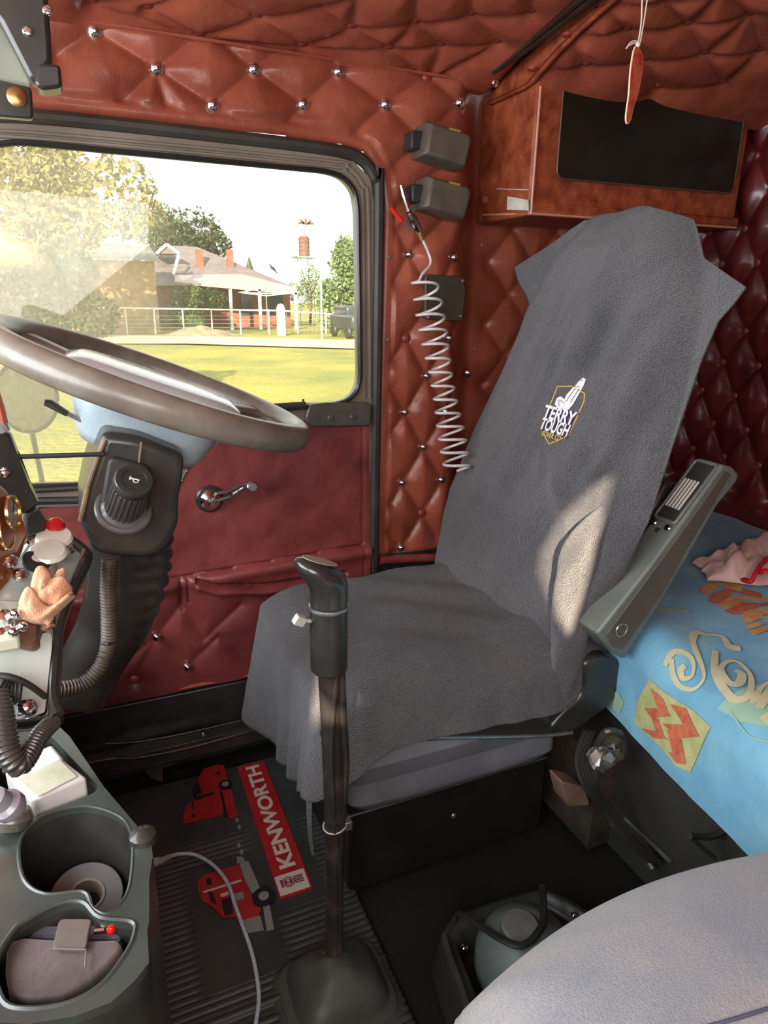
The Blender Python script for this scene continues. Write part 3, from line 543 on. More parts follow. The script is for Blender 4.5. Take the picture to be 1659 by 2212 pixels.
# parked vehicle at the right
VH = thing('parked_vehicle', 'dark farm vehicle parked at the right edge of the window', 'vehicle', (at(765, 700, 40)[0], 40, GZ))
c = at(765, 675, 40); mb = MB(); mb.box((c[0]+0.3, 41, GZ+0.95), (0.85, 2.0, 0.45)); mb.box((c[0]+0.3, 41.4, GZ+1.6), (0.75, 1.2, 0.35)); mb.build('body', mat('dark_paint', (0.03, 0.04, 0.045), rough=0.3, coat=0.5), VH, bevel=0.15)
for sy in (-1.3, 1.3):
    mb = MB(); mb.lathe([(0.38, -0.12), (0.42, 0), (0.38, 0.12)], (c[0]-0.5, 41+sy, GZ+0.42), (1, 0, 0), seg=18); mb.build('wheel', RUBBER, VH)
g = np.random.default_rng(4); c = atz(432, 727, GZ); mb = MB(); U, V = np.meshgrid(np.linspace(-3, 3, 30), np.linspace(-1.5, 1.5, 14), indexing='ij'); mb.grid(np.stack([c[0]+U, c[1]+V, GZ-0.05+0.7*np.exp(-(U/1.8)**2-(V/0.9)**2)*(1+0.3*fnoise(U, V, 4, 9))], -1)); tag(mb.build('dirt_heap', mat('dry_earth', (0.14, 0.13, 0.08), (0.24, 0.22, 0.15), rough=0.95, nscale=2)), 'low heap of dry earth beside the track', 'heap')
# outside round mirror
MI = thing('round_mirror', 'round wing mirror outside the window left of the indicator stalk', 'mirror', at(60, 860, 1.75))
c = at(58, 858, 1.75); ring = [c+0.068*np.array([math.cos(a)*0.92, 0.25*math.cos(a), math.sin(a)*1.18]) for a in np.linspace(0, 2*PI, 40, endpoint=False)]
mb = MB(); mb.tube(ring, 0.0045, seg=8, closed=True); mb.build('rim', PLAST, MI)
mb = MB(); mb.add(ring, [tuple(range(40))]); mb.build('mirror_glass', mat('mirror_face', (0.55, 0.58, 0.35), rough=0.25, metal=0.6), MI)
mb = MB(); mb.tube([c+[0.0, 0, -0.08], c+[0.005, 0.01, -0.2], c+[-0.05, 0.05, -0.40]], 0.006, seg=6); mb.build('stem', PLAST, MI)
# ============================================================ OVERHEAD CABINET
CB = thing('overhead_cabinet', 'red leather overhead locker with a black rounded door panel', 'cabinet', (1.2, 1.43, 0.18))
mb = MB(); zt = 0.46
mb.box((1.232, 1.467, 0.315), (0.312, 0.112, 0.14)); mb.box((1.24, 1.356, 0.19), (0.315, 0.006, 0.012)); mb.build('body', LEATHERC, CB, bevel=0.006)
px_ = [(1217, 180), (1400, 205), (1606, 226), (1600, 300), (1578, 417), (1200, 386)]
pp = [at(1217, 168, 1.352), at(1610, 215, 1.352), at(1580, 419, 1.352), at(1199, 386, 1.352)]; pr = roundpoly(pp, 0.022, 6)
mb = MB(); mb.ext(pr, (0, -0.005, 0)); mb.build('black_door_panel', mat('black_gloss_panel', (0.010, 0.009, 0.006), (0.018, 0.016, 0.010), rough=0.25, nscale=5), CB)
mb = MB(); mb.tube([p+[0, -0.004, 0] for p in pr], 0.0022, seg=6, closed=True); mb.build('panel_edge', mat('brown_edge', (0.12, 0.055, 0.03), rough=0.4), CB)
mb = MB(); a, b = at(1168, 186, 1.351), at(1147, 461, 1.351); mb.tube([a, b], 0.0028, seg=6); mb.tube([b, at(1590, 492, 1.351)], 0.0028, seg=6)
mb.tube([b, atx(1044, 464, 0.918)], 0.0028, seg=6); mb.build('corner_piping', mat('pale_piping', (0.62, 0.30, 0.18), rough=0.4), CB)
mb = MB(); s = [atx(1097, 424, 0.917), atx(1142, 432, 0.917), atx(1143, 455, 0.917), atx(1096, 453, 0.917)]; mb.ext(s, (-0.0015, 0, 0)); mb.tube([atx(1072, 408, 0.917), atx(1142, 410, 0.917)], 0.0013, seg=5); mb.build('sticker', mat('silver_sticker', (0.75, 0.72, 0.62), (0.5, 0.5, 0.42), rough=0.3, nscale=40), CB)
mb = MB(); mb.lathe([(0.009, 0), (0.008, 0.004), (0.0003, 0.006)], atx(1048, 432, 0.918), (-1, -0.2, 0), seg=14); mb.build('leather_button', mat('orange_button', (0.42, 0.14, 0.06), rough=0.4), CB)
# ============================================================ SMALL THINGS ON THE PILLAR
def boxlamp(px, py, label):
    t = thing('marker_box', label, 'box', at(px, py, 1.48), 'black plastic boxes on the pillar')
    c = at(px, py, 1.43); rx = np.array([0.985, -0.08, -0.13]); rx = norm(rx); rz = norm(np.array([0.13, 0, 0.985])); ry = np.cross(rz, rx)
    mb = MB(); F0 = [c+rx*a+rz*b for a, b in ((-0.052, -0.030), (0.052, -0.036), (0.058, 0.020), (0.050, 0.032), (-0.050, 0.036))]
    B0 = [p+np.array([0, 0.055, 0]) for p in F0]; cf = np.mean(F0, 0); F1 = [cf+(p-cf)*0.86+[0, -0.012, 0] for p in F0]
    mb.rings([B0, F0, F1]); mb.build('housing', mat('taupe_plastic', (0.075, 0.062, 0.045), (0.11, 0.09, 0.066), rough=0.42, nscale=20), t, bevel=0.004, seg=3)
    mb = MB(); mb.box(c+rx*(-0.060)+[0, 0.03, 0.0], (0.014, 0.02, 0.018)); mb.build('mount', RUBBER, t, bevel=0.004)
    mb = MB(); mb.box(c+rz*0.030+rx*0.012+[0, -0.004, 0], (0.013, 0.008, 0.002), ax=[rx, ry, rz]); mb.build('tab', mat('amber_tab', (0.35, 0.22, 0.05), rough=0.4), t)
    return t
boxlamp(962, 314, 'upper of two taupe plastic boxes on the pillar, by the studs'); boxlamp(962, 428, 'lower taupe plastic box on the pillar, beside the air gun')
VP = thing('vent_plate', 'square black plate on the pillar behind the coiled hose', 'plate', at(960, 642, 1.49))
mb = MB(); pp = [at(919, 592, 1.476), at(1003, 597, 1.476), at(1007, 630, 1.476), at(1000, 694, 1.476), at(918, 690, 1.476)]; mb.ext(roundpoly(pp, 0.010, 4), (0, 0.022, 0)); mb.build('plate', mat('plate_brown', (0.045, 0.036, 0.022), (0.06, 0.05, 0.03), rough=0.5, nscale=12), VP, bevel=0.003)
for q in [(1000, 607), (995, 683), (925, 685)]: screw(at(*q, 1.475), (0, -1, 0), VP, r=0.004, m=STEEL)
# air gun + coil hose
AG = thing('air_blow_gun', 'chrome air gun with red lever hanging on the pillar', 'air gun', at(890, 460, 1.45))
mb = MB(); mb.tube([at(866, 400, 1.45), at(872, 422, 1.45), at(884, 458, 1.44)], [0.004, 0.0065, 0.0065], seg=10); mb.tube([at(884, 458, 1.44), at(893, 476, 1.44), at(906, 500, 1.44)], [0.009, 0.010, 0.008], seg=10); mb.build('barrel', CHROME, AG)
mb = MB(); mb.tube([at(844, 448, 1.43), at(868, 478, 1.43)], 0.0052, seg=8); mb.build('lever', mat('red_plastic', (0.65, 0.02, 0.015), rough=0.35), AG)
mb = MB(); mb.tube([at(868, 478, 1.43), at(893, 496, 1.44)], 0.004, seg=8); mb.build('lever_shank', STEEL, AG)
mb = MB(); mb.tube([at(905, 498, 1.44), at(912, 518, 1.44)], 0.0072, seg=10); mb.build('brass_fitting', mat('brass', (0.60, 0.35, 0.14), rough=0.3, metal=0.9), AG)
HM = mat('clear_hose', (0.60, 0.57, 0.55), (0.72, 0.70, 0.68), rough=0.28, nscale=30, coat=0.4)
c0, c1 = at(915, 598, 1.415), at(990, 1020, 1.30); ax = norm(c1-c0); uu = norm(np.cross(ax, [0, 1, 0])); ww = np.cross(ax, uu); pts = list(smooth([at(912, 516, 1.44), at(925, 545, 1.44), at(930, 570, 1.435), at(912, 592, 1.42)], 12))
N = 14*22
for i in range(N):
    t = i/N; a = -2*PI*14*t-1.5; R = 0.0275+0.003*math.sin(t*9); pts.append(c0+(c1-c0)*(t**0.93)+R*(uu*math.cos(a)+ww*math.sin(a)))
mb = MB(); mb.tube(pts, 0.0032, seg=8); tag(mb.build('coiled_hose', HM), 'clear coiled air hose hanging from the chrome air gun', 'hose')
# hanging ornament
HO = thing('hanging_ornament', 'red leaf shaped ornament hanging on white strings from the roof', 'ornament', (*at(1380, 100, 0.95)[:2], 0.53))
yo = 0.95; ed = smooth([at(1371, 103, yo), at(1362, 150, yo), at(1358, 205, yo), at(1352, 250, yo), at(1354, 266, yo), at(1361, 258, yo), at(1366, 235, yo), at(1379, 190, yo), at(1387, 140, yo), at(1383, 115, yo)], 40, closed=True)
mb = MB(); mb.ext([p+[0, -0.002, 0] for p in ed], (0, 0.004, 0)); mb.build('pendant', mat('pendant_red', (0.35, 0.02, 0.02), (0.5, 0.12, 0.05), rough=0.35, nscale=60), HO)
mb = MB(); mb.tube(ed, 0.0017, seg=6, closed=True); mb.build('rim', mat('ivory', (0.85, 0.65, 0.42), rough=0.4), HO)
WS = mat('white_string', (0.85, 0.78, 0.68), rough=0.6)
mb = MB(); mb.tube(smooth([at(1377, 100, yo), at(1385, 50, yo), at(1388, -30, yo)], 10), 0.0010, seg=5); mb.tube(smooth([at(1381, 100, yo), at(1392, 40, yo), at(1402, -30, yo)], 10), 0.0010, seg=5)
mb.tube(smooth([at(1380, 95, yo), at(1372, 88, yo), at(1361, 93, yo), at(1353, 105, yo)], 10), 0.0011, seg=5); mb.tube(smooth([at(1380, 97, yo), at(1370, 93, yo), at(1358, 99, yo)], 10), 0.0011, seg=5); mb.ball(at(1378, 97, yo), 0.004, seg=8); mb.build('string', WS, HO)
# visor / bracket top-left
VS = thing('sun_visor', 'grey sun visor on a black hinged bracket at the windscreen corner', 'visor', at(60, 150, 1.1))
mb = MB(); mb.ext([at(-40, 10, 1.12), at(0, 45, 1.12), at(66, 170, 1.12), at(68, 186, 1.12), at(-40, 160, 1.12)], (0, 0.012, 0)); mb.build('visor_panel', mat('visor_grey', (0.20, 0.22, 0.17), (0.34, 0.36, 0.29), rough=0.5, nscale=10), VS, bevel=0.003)
mb = MB(); mb.ext([at(-30, -40, 1.08), at(100, -40, 1.08), at(108, 60, 1.08), at(112, 132, 1.08), at(80, 185, 1.08), at(60, 165, 1.08), at(0, 48, 1.08), at(-30, 10, 1.08)], (0, 0.035, 0)); mb.build('bracket_arm', PLASTW, VS, bevel=0.006)
mb = MB(); mb.ext(roundpoly([at(82, 135, 1.06), at(130, 138, 1.06), at(135, 188, 1.06), at(90, 194, 1.06), at(74, 180, 1.06)], 0.006, 4), (0, 0.04, 0)); mb.build('hinge_block', PLAST, VS, bevel=0.004)
for q in [(102, 22), (59, 67)]: screw(at(*q, 1.078), (0, -1, 0), VS, r=0.006)
HP = thing('hinge_plate', 'black mounting plate with one screw under the sun visor', 'plate', at(35, 210, 1.3))
mb = MB(); mb.ext(roundpoly([at(-40, 160, 1.3), at(0, 166, 1.3), at(68, 188, 1.3), at(71, 257, 1.3), at(-40, 248, 1.3)], 0.006, 4), (0, 0.02, 0)); mb.build('plate', PLASTW, HP, bevel=0.003)
screw(at(36, 209, 1.299), (0, -1, 0), HP, r=0.014, m=mat('brass', (0.6, 0.4, 0.2)), name='screw')
# ============================================================ DRIVER SEAT
ST = thing('driver_seat', 'driver seat under a dark grey terry towelling cover', 'seat', (0.55, 1.1, FLOOR))
SO = np.array([.745, 1.1, -.6]); SD = norm([.316, 0, .949]); SN = np.array([-SD[2], 0, SD[0]])
def sp(px, py, h=0.0): v = ray(px, py); P = v*(((SO+SN*h)@SN)/(v@SN)); return np.array([(P-SO)@SD, P[1]-1.1])
far = [(-0.10, .24), (-0.03, .25), (0.057, .300), (0.15, .325), (0.24, .310), (0.344, .275), (0.45, .245), (0.53, .222), (0.60, .235), (0.637, .275), (0.675, .335), (0.707, .368), (0.722, .335), (0.754, .255), (0.785, .195), (0.800, .16)]
near = [(-0.10, -.22), (0.0, -.235), (0.05, -.245), (0.10, -.255), (0.18, -.285), (0.258, -.297), (0.385, -.285), (0.535, -.275), (0.60, -.278), (0.63, -.295), (0.655, -.305), (0.675, -.262), (0.705, -.20), (0.74, -.175), (0.775, -.145), (0.800, -.04)]
bodyhw = lambda s: np.interp(s, [-.1, .1, .3, .5, .6, .7, .8], [.235, .275, .27, .245, .225, .185, .12])
yF = lambda s: np.interp(s, [p[0] for p in far], [p[1] for p in far]); yN = lambda s: np.interp(s, [p[0] for p in near], [p[1] for p in near])
LG0 = sp(1219, 893, 0.05)
def hfront(s, y):
    q = np.abs(y-0.01)/(bodyhw(s)*1.12); h = 0.055*np.clip(1-q**3.2, 0, 1)
    h = h*np.clip((0.815-s)/0.10, 0, 1)**0.5
    h += 0.012*np.exp(-((s-0.22)/0.12)**2)*np.exp(-(y/0.15)**2)
    fold = 0.0085*np.sin((y*0.9+s*0.35)*38+2.2*np.sin(s*5))*np.exp(-((s-0.42)/0.30)**2)+0.0035*np.sin(y*82+s*14+2*np.sin(s*9))*np.exp(-((s-0.45)/0.28)**2)+0.007*fnoise(s*1.2, y*2.2, 13, 21)+0.0012*fnoise(s, y, 55, 22)
    fold += 0.012*np.exp(-((y+0.20+0.25*(s-0.36))/0.014)**2)*np.exp(-((s-0.33)/0.09)**2) + 0.010*np.exp(-((y+0.13-0.8*(s-0.25))/0.016)**2)*np.exp(-((s-0.22)/0.12)**2)
    fold += 0.007*np.exp(-((y+0.02+0.1*(s-0.5))/0.014)**2)*np.exp(-((s-0.42)/0.16)**2)
    fold = fold*(1-0.93*np.exp(-(((s-LG0[0])/0.085)**4+((y-LG0[1])/0.065)**4)))
    return h+fold*np.clip(1.25-q, 0.15, 1)
SS_ = np.concatenate([np.linspace(-0.10, 0.60, 90), np.linspace(0.605, 0.80, 60)])
rings = []
for s in SS_:
    w = np.linspace(-1, 1, 90); a, b = float(yN(s)), float(yF(s)); y = (a+b)/2+(b-a)/2*np.sin(w*PI/2)
    hf = hfront(np.full(90, s), y); q = np.abs(y-0.01)/(bodyhw(s)*1.12); thk = 0.11*np.clip(1-q**4, 0, 1)*np.clip((0.80-s)/0.05, 0, 1)**0.5+0.006
    edge = np.clip((1-np.abs(w))*8, 0, 1)
    F = SO+np.outer(np.full(90, s), SD)+np.outer(hf*edge**0.5, SN)+np.outer(y, [0, 1, 0])
    B = F-np.outer(thk*edge**0.5+0.0*edge, SN)
    rings.append(np.vstack([F, B[::-1]]))
mb = MB(); mb.rings(rings); BK = mb.build('back_cover', TERRY, ST, ang=75)
# near-side drop of the cover
mb = MB(); ctr = [at(x, y, Y) for x, y, Y in [(1385, 1050, .90), (1335, 1110, .885), (1275, 1180, .875), (1252, 1240, .872), (1240, 1310, .87), (1230, 1380, .866), (1224, 1440, .862), (1216, 1495, .862)]]
C = smooth(ctr, 40); rad = np.interp(np.linspace(0, 1, len(C)), [0, .15, .35, .5, .62, .75, .88, 1], [.015, .040, .048, .046, .042, .038, .040, .034]); T = np.gradient(C, axis=0); R = []
for i, c in enumerate(C):
    t = norm(T[i]); u = norm(np.cross(t, [0, 1, 0])); w = np.cross(t, u); a = np.linspace(0, 2*PI, 40, endpoint=False); rr = rad[i]*(1+0.07*np.sin(a*3+i*0.25)+0.05*np.sin(a*5-i*0.4)); R.append(c+np.outer(rr*np.cos(a), u)+np.outer(rr*0.50*np.sin(a), w))
mb.rings(R); mb.build('cover_side_fold', TERRY, ST, ang=75)
# cushion
def drop(e, r): a = np.minimum(e/r, PI/2); return r*np.sin(a), r*(1-np.cos(a))+np.maximum(e-r*PI/2, 0)
OC = roundpoly([np.array(p) for p in [(0.292, 0.868), (0.84, 0.868), (0.84, 1.338), (0.292, 1.338)]], 0.062, 16)
L_ = np.concatenate([[0], np.cumsum(np.linalg.norm(np.diff(np.vstack([OC, OC[:1]]), axis=0), axis=1))]); ss_ = np.linspace(0, L_[-1], 300, endpoint=False); OX = np.vstack([OC, OC[:1]])
OC = np.stack([np.interp(ss_, L_, OX[:, 0]), np.interp(ss_, L_, OX[:, 1])], 1); oc = OC.mean(0); nrmO = np.roll(OC, -1, 0)-np.roll(OC, 1, 0); nrmO = np.stack([nrmO[:, 1], -nrmO[:, 0]], 1); nrmO /= np.linalg.norm(nrmO, axis=1)[:, None]
rings = []
for q in np.linspace(0.0005, 1, 46):
    p = oc+(OC-oc)*q; d_in = 1-q; z = -0.600+0.012*(1-q*q)-0.040*q**14
    z = z+0.006*fnoise(p[:, 0], p[:, 1], 10, 31)+0.0035*np.sin((p[:, 0]*0.35+p[:, 1])*42+2.0*np.sin(p[:, 0]*11))+0.014*np.exp(-((p[:, 0]-0.76)/0.05)**2)+0.012*np.exp(-((p[:, 1]-0.93)/0.03)**2)*np.exp(-((p[:, 0]-0.66)/0.09)**2)
    rings.append(np.column_stack([p+nrmO*0.018*np.clip((q-0.9)/0.1, 0, 1)**2, z]))
top = rings[-1]; fx = np.clip((0.36-OC[:, 0])/0.07, 0, 1); ny = np.clip((0.90-OC[:, 1])/0.03, 0, 1)
zfront = np.interp(OC[:, 1], [0.86, 0.90, 1.0, 1.34], [-0.790, -0.800, -0.850, -0.935]); znear = np.interp(OC[:, 0], [0.29, 0.33, 0.38, 0.55, 0.70, 0.78, 0.84], [-0.79, -0.735, -0.700, -0.712, -0.722, -0.712, -0.68])
zfar = -0.80; zb = np.where(fx > 0.5, zfront, np.where(OC[:, 1] < 1.0, znear, zfar)); zb = np.where(OC[:, 0] > 0.80, -0.70, zb); k_ = np.ones(9)/9; zb = np.convolve(np.concatenate([zb[-4:], zb, zb[:4]]), k_, 'valid')
cf_ = np.exp(-(((OC[:, 0]-0.30)/0.06)**2+((OC[:, 1]-1.33)/0.07)**2)); cn_ = np.exp(-(((OC[:, 0]-0.30)/0.05)**2+((OC[:, 1]-0.88)/0.05)**2))
for t in np.linspace(0.04, 1, 30):
    p = top[:, :2]+nrmO*(0.004*t+0.0055*t*np.sin(ss_*55+2*np.sin(ss_*17))*(0.4+fx))[:, None]
    p = p+np.outer(cf_*t, [-0.035, 0.045])+np.outer(cn_*t, [-0.010, -0.004]); p[:, 0] -= fx*0.012*t
    z = top[:, 2]*(1-t)+zb*t+0.004*fnoise(OC[:, 0]*2, OC[:, 1]*2+t, 9, 5)
    rings.append(np.column_stack([p, z]))
mb = MB(); mb.grid(np.array(rings), cv=True); mb.build('cushion_cover', TERRY, ST, ang=80, solid=0.005)
mb = MB(); mb.box((0.57, 1.10, -0.69), (0.225, 0.215, 0.055)); mb.build('cushion', SKIRTM, ST, bevel=0.03, seg=3)
# hanging tie strip at the front near corner
mb = MB(); A = [at(x, y, .90) for x, y in [(684, 1640), (672, 1690), (668, 1740), (670, 1800), (676, 1845)]]; mb.tube(smooth(A, 24), np.linspace(0.013, 0.007, 25)[:len(smooth(A, 24))], seg=8, flat=0.35); mb.build('hanging_strap', TERRY, ST)
# plastic pan, hinge cover, skirt, base
mb = MB(); pan = [(700, 1592), (760, 1588), (900, 1578), (1140, 1548), (1205, 1515), (1262, 1498), (1290, 1452), (1318, 1438), (1345, 1445), (1352, 1478), (1330, 1510), (1268, 1566), (1236, 1584), (1150, 1592), (760, 1612), (700, 1612)]
mb.ext([at(x, y, .865) for x, y in pan], (0, 0.42, 0)); mb.build('seat_pan', PLAST, ST, bevel=0.006)
mb = MB(); mb.tube(smooth([at(x, y, .862) for x, y in [(760, 1598), (900, 1594), (1150, 1590), (1236, 1582)]], 20), 0.004, seg=8); mb.build('pan_highlight', STEEL, ST)  # pale line paints the thin highlight along the pan
mb = MB(); mb.ext(roundpoly([at(x, y, .84) for x, y in [(1262, 1430), (1300, 1415), (1340, 1425), (1352, 1470), (1320, 1525), (1240, 1580), (1180, 1585), (1215, 1540), (1262, 1500)]], 0.02, 5), (0, 0.04, 0)); mb.build('hinge_cover', PLAST, ST, bevel=0.012, seg=3)
R = []
for k, (z, dx_, dy) in enumerate([(-0.735, 0.0, 0.0), (-0.775, 0.012, 0.02), (-0.82, -0.006, -0.01), (-0.855, 0.006, 0.012), (-0.905, -0.03, -0.01)]):
    R.append(roundpoly([np.array([q[0], q[1], z]) for q in [(0.325-dx_, 0.905-dy), (0.78+dx_, 0.905-dy), (0.78+dx_, 1.31+dy), (0.325-dx_, 1.31+dy)]], 0.04, 6))
mb = MB(); mb.rings(R); mb.build('suspension_skirt', SKIRTM, ST, ang=60, subsurf=1)
mb = MB(); mb.box((0.578, 1.14, (-0.935+FLOOR)/2), (0.226, 0.17, (-0.935-FLOOR)/2)); mb.build('base_box', mat('base_black', (0.012, 0.012, 0.012), (0.020, 0.019, 0.018), rough=0.45, nscale=10, bump=0.2), ST, bevel=0.003)
mb = MB(); mb.tube([at(750, 1766, .968), at(1182, 1636, .968)], 0.0018, seg=5); mb.build('base_edge', STEEL, ST)
mb = MB(); mb.lathe([(0.006, 0), (0.004, 0.003), (0.0003, 0.003)], at(980, 1762, .968), (0, -1, 0), seg=10); mb.build('base_screw', STEEL, ST)
# logo printed on the backrest cover
LGc = sp(1219, 893, 0.05); 
tu = sp(1253, 905, 0.05)-sp(1190, 870, 0.05)
def onseat(u, v, lift=0.0015):
    # u along reading direction, v up the seat (metres, in the cover surface)
    y = LGc[1]-u; s = LGc[0]+v
    return SO+SD*s+np.array([0, 1, 0])*y+SN*(float(hfront(np.array(s), np.array(y)))+lift)
def logo(mb, V2, F, ox, oy, sx, sy, mi, lift, shear=0.0):
    mb.add([onseat(ox+v[0]*sx, oy+v[1]*sy+v[0]*sx*shear, lift) for v in V2], F, mi)
LW, LY_, LK, LP2 = mat('logo_white', (0.85, 0.84, 0.85), rough=0.6), mat('logo_gold', (0.72, 0.50, 0.12), rough=0.6), mat('logo_black', (0.01, 0.01, 0.012), rough=0.7), mat('logo_purple', (0.06, 0.045, 0.12), rough=0.7)
mb = MB()
hexo = [(-0.030, 0.050), (0.030, 0.050), (0.044, 0.028), (0.040, -0.046), (0.0, -0.066), (-0.040, -0.046), (-0.044, 0.028)]
hx2 = [(-0.040, -0.010), (-0.036, 0.046), (0.0, 0.052), (0.038, 0.044), (0.044, 0.030), (0.040, -0.038), (0.0, -0.064), (-0.040, -0.040)]
for i in range(len(hx2)):
    a, b = hx2[i], hx2[(i+1) % len(hx2)]; mb.tube([onseat(a[0]+(b[0]-a[0])*t, a[1]+(b[1]-a[1])*t, 0.001) for t in np.linspace(0, 1, 6)], 0.0012, seg=5, mi=1)
for s, oy, wd, ht, mi in (('TERRY', -0.006, 0.088, 0.026, 0), ('TOUGH', -0.030, 0.080, 0.024, 0), ('COVER CO', -0.0475, 0.054, 0.0105, 1)):
    V2, F = text(s, None, bold=0.03 if mi == 0 else 0.02, th=0.0); V2 = V2-np.array([(V2[:, 0].max()+V2[:, 0].min())/2, (V2[:, 1].max()+V2[:, 1].min())/2, 0])
    kx, ky = wd/np.ptp(V2[:, 0]), ht/np.ptp(V2[:, 1])
    if mi == 0:
        V3, F3 = text(s, None, bold=0.075, th=0.0); V3 = V3-np.array([(V3[:, 0].max()+V3[:, 0].min())/2, (V3[:, 1].max()+V3[:, 1].min())/2, 0]); logo(mb, V3, F3, 0.001, oy-0.0015, kx, ky, 3, 0.0035)
    logo(mb, V2, F, 0, oy, kx, ky, mi, 0.0048)
# little white seat emblem
def poly2(pts, mi, lift): mb.add([onseat(u, v, lift) for u, v in pts], [tuple(range(len(pts)))], mi)
poly2([(-0.006, 0.018), (-0.004, 0.034), (0.004, 0.048), (0.010, 0.064), (0.018, 0.072), (0.026, 0.070), (0.028, 0.060), (0.026, 0.040), (0.022, 0.020), (0.016, 0.008), (0.004, 0.006)], 0, 0.0022)
poly2([(-0.026, 0.012), (-0.026, 0.024), (-0.018, 0.029), (-0.006, 0.026), (0.0, 0.018), (0.014, 0.018), (0.018, 0.010), (0.004, 0.004), (-0.014, 0.006)], 0, 0.0026)
for a in ([(0.006, 0.052), (0.022, 0.054)], [(0.002, 0.022), (0.012, 0.050)], [(0.014, 0.022), (0.022, 0.050)], [(-0.018, 0.022), (-0.012, 0.010)], [(-0.016, 0.022), (0.0, 0.018)], [(0.008, 0.052), (0.012, 0.066)], [(0.012, 0.066), (0.020, 0.067)]):
    mb.tube([onseat(*a[0], 0.003), onseat(*a[1], 0.003)], 0.0005, seg=4, mi=2)
mb.build('printed_logo', [LW, LY_, LK, LP2], BK, ang=30)
# armrest folded up
AR = thing('armrest', 'folded up grey green armrest with slotted adjuster beside the driver seat', 'armrest', at(1310, 1400, .83))
ARM = mat('armrest_plastic', (0.115, 0.13, 0.118), (0.165, 0.18, 0.16), rough=0.38, nscale=12, bump=0.1, bscale=200); ARB = mat('armrest_brown', (0.075, 0.060, 0.045), (0.11, 0.085, 0.06), rough=0.42, nscale=8)
ya = .80; ap = [(1290, 1369), (1413, 1213), (1504, 1085), (1562, 1004), (1582, 1008), (1597, 1022), (1594, 1040), (1551, 1092), (1437, 1290), (1350, 1425), (1322, 1412)]
A = [at(x, y, ya) for x, y in ap]; mb = MB(); mb.ext(A, (0, 0.058, 0)); mb.build('body', ARM, AR, bevel=0.005, seg=3)
ins = [(1310, 1372), (1420, 1222), (1512, 1096), (1566, 1018), (1578, 1024), (1543, 1086), (1430, 1280), (1345, 1403), (1326, 1398)]
mb = MB(); mb.ext([at(x, y, ya-0.002) for x, y in ins], (0, 0.004, 0)); mb.build('side_panel', ARB, AR, bevel=0.001)
mb = MB(); cc = at(1343, 1361, ya-0.003); mb.tube([cc+0.012*np.array([math.cos(a), 0, math.sin(a)]) for a in np.linspace(0, 2*PI, 24, endpoint=False)], 0.0012, seg=5, closed=True); mb.build('pivot_cap', STEEL, AR)
# front face frame
B0, B1 = A[0], A[3]; fd = norm(B1-B0); fn = norm(np.cross(fd, [0, 1, 0])); 
if fn[0] > 0: fn = -fn
def af(t, w, h=0.0): return B0+fd*t+np.array([0, w, 0])+fn*h
Lf = np.linalg.norm(B1-B0)
mb = MB(); rp = [(Lf-0.125, 0.010), (Lf-0.008, 0.010), (Lf-0.008, 0.050), (Lf-0.125, 0.050)]; mb.ext([af(t, w, 0.0005) for t, w in rp], fn*0.0015); RC = mb.build('adjuster_recess', RUBBER, AR)
mb = MB(); q4 = [af(t, w, 0.001) for t, w in roundpoly([np.array(p) for p in [(Lf-0.13, 0.007), (Lf-0.004, 0.007), (Lf-0.004, 0.053), (Lf-0.13, 0.053)]], 0.008, 4)]; mb.tube(q4, 0.003, seg=6, closed=True); mb.build('recess_rim', ARM, AR)
mb = MB()
for k in range(5): mb.tube([af(Lf-0.105, 0.016+k*0.007, 0.0045), af(Lf-0.045, 0.016+k*0.007, 0.0045)], 0.0022, seg=8)
mb.build('adjuster_slats', mat('slat_grey', (0.55, 0.52, 0.46), rough=0.3, coat=0.4), RC)
for w in (0.014, 0.046): screw(af(Lf-0.140, w, 0.001), fn, AR, r=0.0065)
for t, w in ((0.21, 0.03), (0.07, 0.045)):
    mb = MB(); mb.lathe([(0.005, 0), (0.004, 0.0012)], af(t, w, 0), fn, seg=12); mb.build('screw_hole', RUBBER, AR)
mb = MB(); mb.ext([at(x, y, .87) for x, y in [(1440, 1040), (1480, 1045), (1330, 1300), (1290, 1340)]], (0, 0.05, 0)); mb.build('backrest_frame', PLAST, ST, bevel=0.01)
# ============================================================ BUNK
BD = thing('bunk_bed', 'sleeper bunk with a blue patterned bedspread behind the seats', 'bed', (1.2, 0.7, FLOOR))
mb = MB(); mb.box((1.235, 0.55, (-0.70+FLOOR)/2), (0.325, 1.0, (-0.70-FLOOR)/2)); mb.build('bunk_base', mat('bunk_board', (0.030, 0.029, 0.026), (0.045, 0.043, 0.038), rough=0.6, nscale=8), BD, bevel=0.004)
mb = MB(); mb.box((1.26, 0.5, -0.64), (0.30, 0.98, 0.055)); mb.build('mattress', FELT, BD, bevel=0.03, seg=3)
BLUE, CREAM, REDP, OLIVE, BEIGE, ORNG = (mat('spread_blue', (0.10, 0.30, 0.50), (0.22, 0.50, 0.62), rough=0.9, nscale=5, bump=0.5, bscale=120, bdist=0.002, sheen=0.2, detail=6), mat('spread_cream', (0.62, 0.58, 0.34), (0.50, 0.50, 0.34), rough=0.9, nscale=30), mat('spread_red', (0.50, 0.10, 0.05), (0.62, 0.20, 0.10), rough=0.9, nscale=60), mat('spread_olive', (0.40, 0.42, 0.16), (0.52, 0.52, 0.26), rough=0.9, nscale=60), mat('spread_teal', (0.30, 0.48, 0.36), rough=0.9), mat('spread_orange', (0.62, 0.26, 0.10), (0.70, 0.45, 0.18), rough=0.9, nscale=40))
bx0 = lambda y: np.interp(y, [0.2, 0.45, 0.87, 1.0, 1.5], [0.80, 0.815, 0.885, 0.96, 0.97]); bz = -0.565
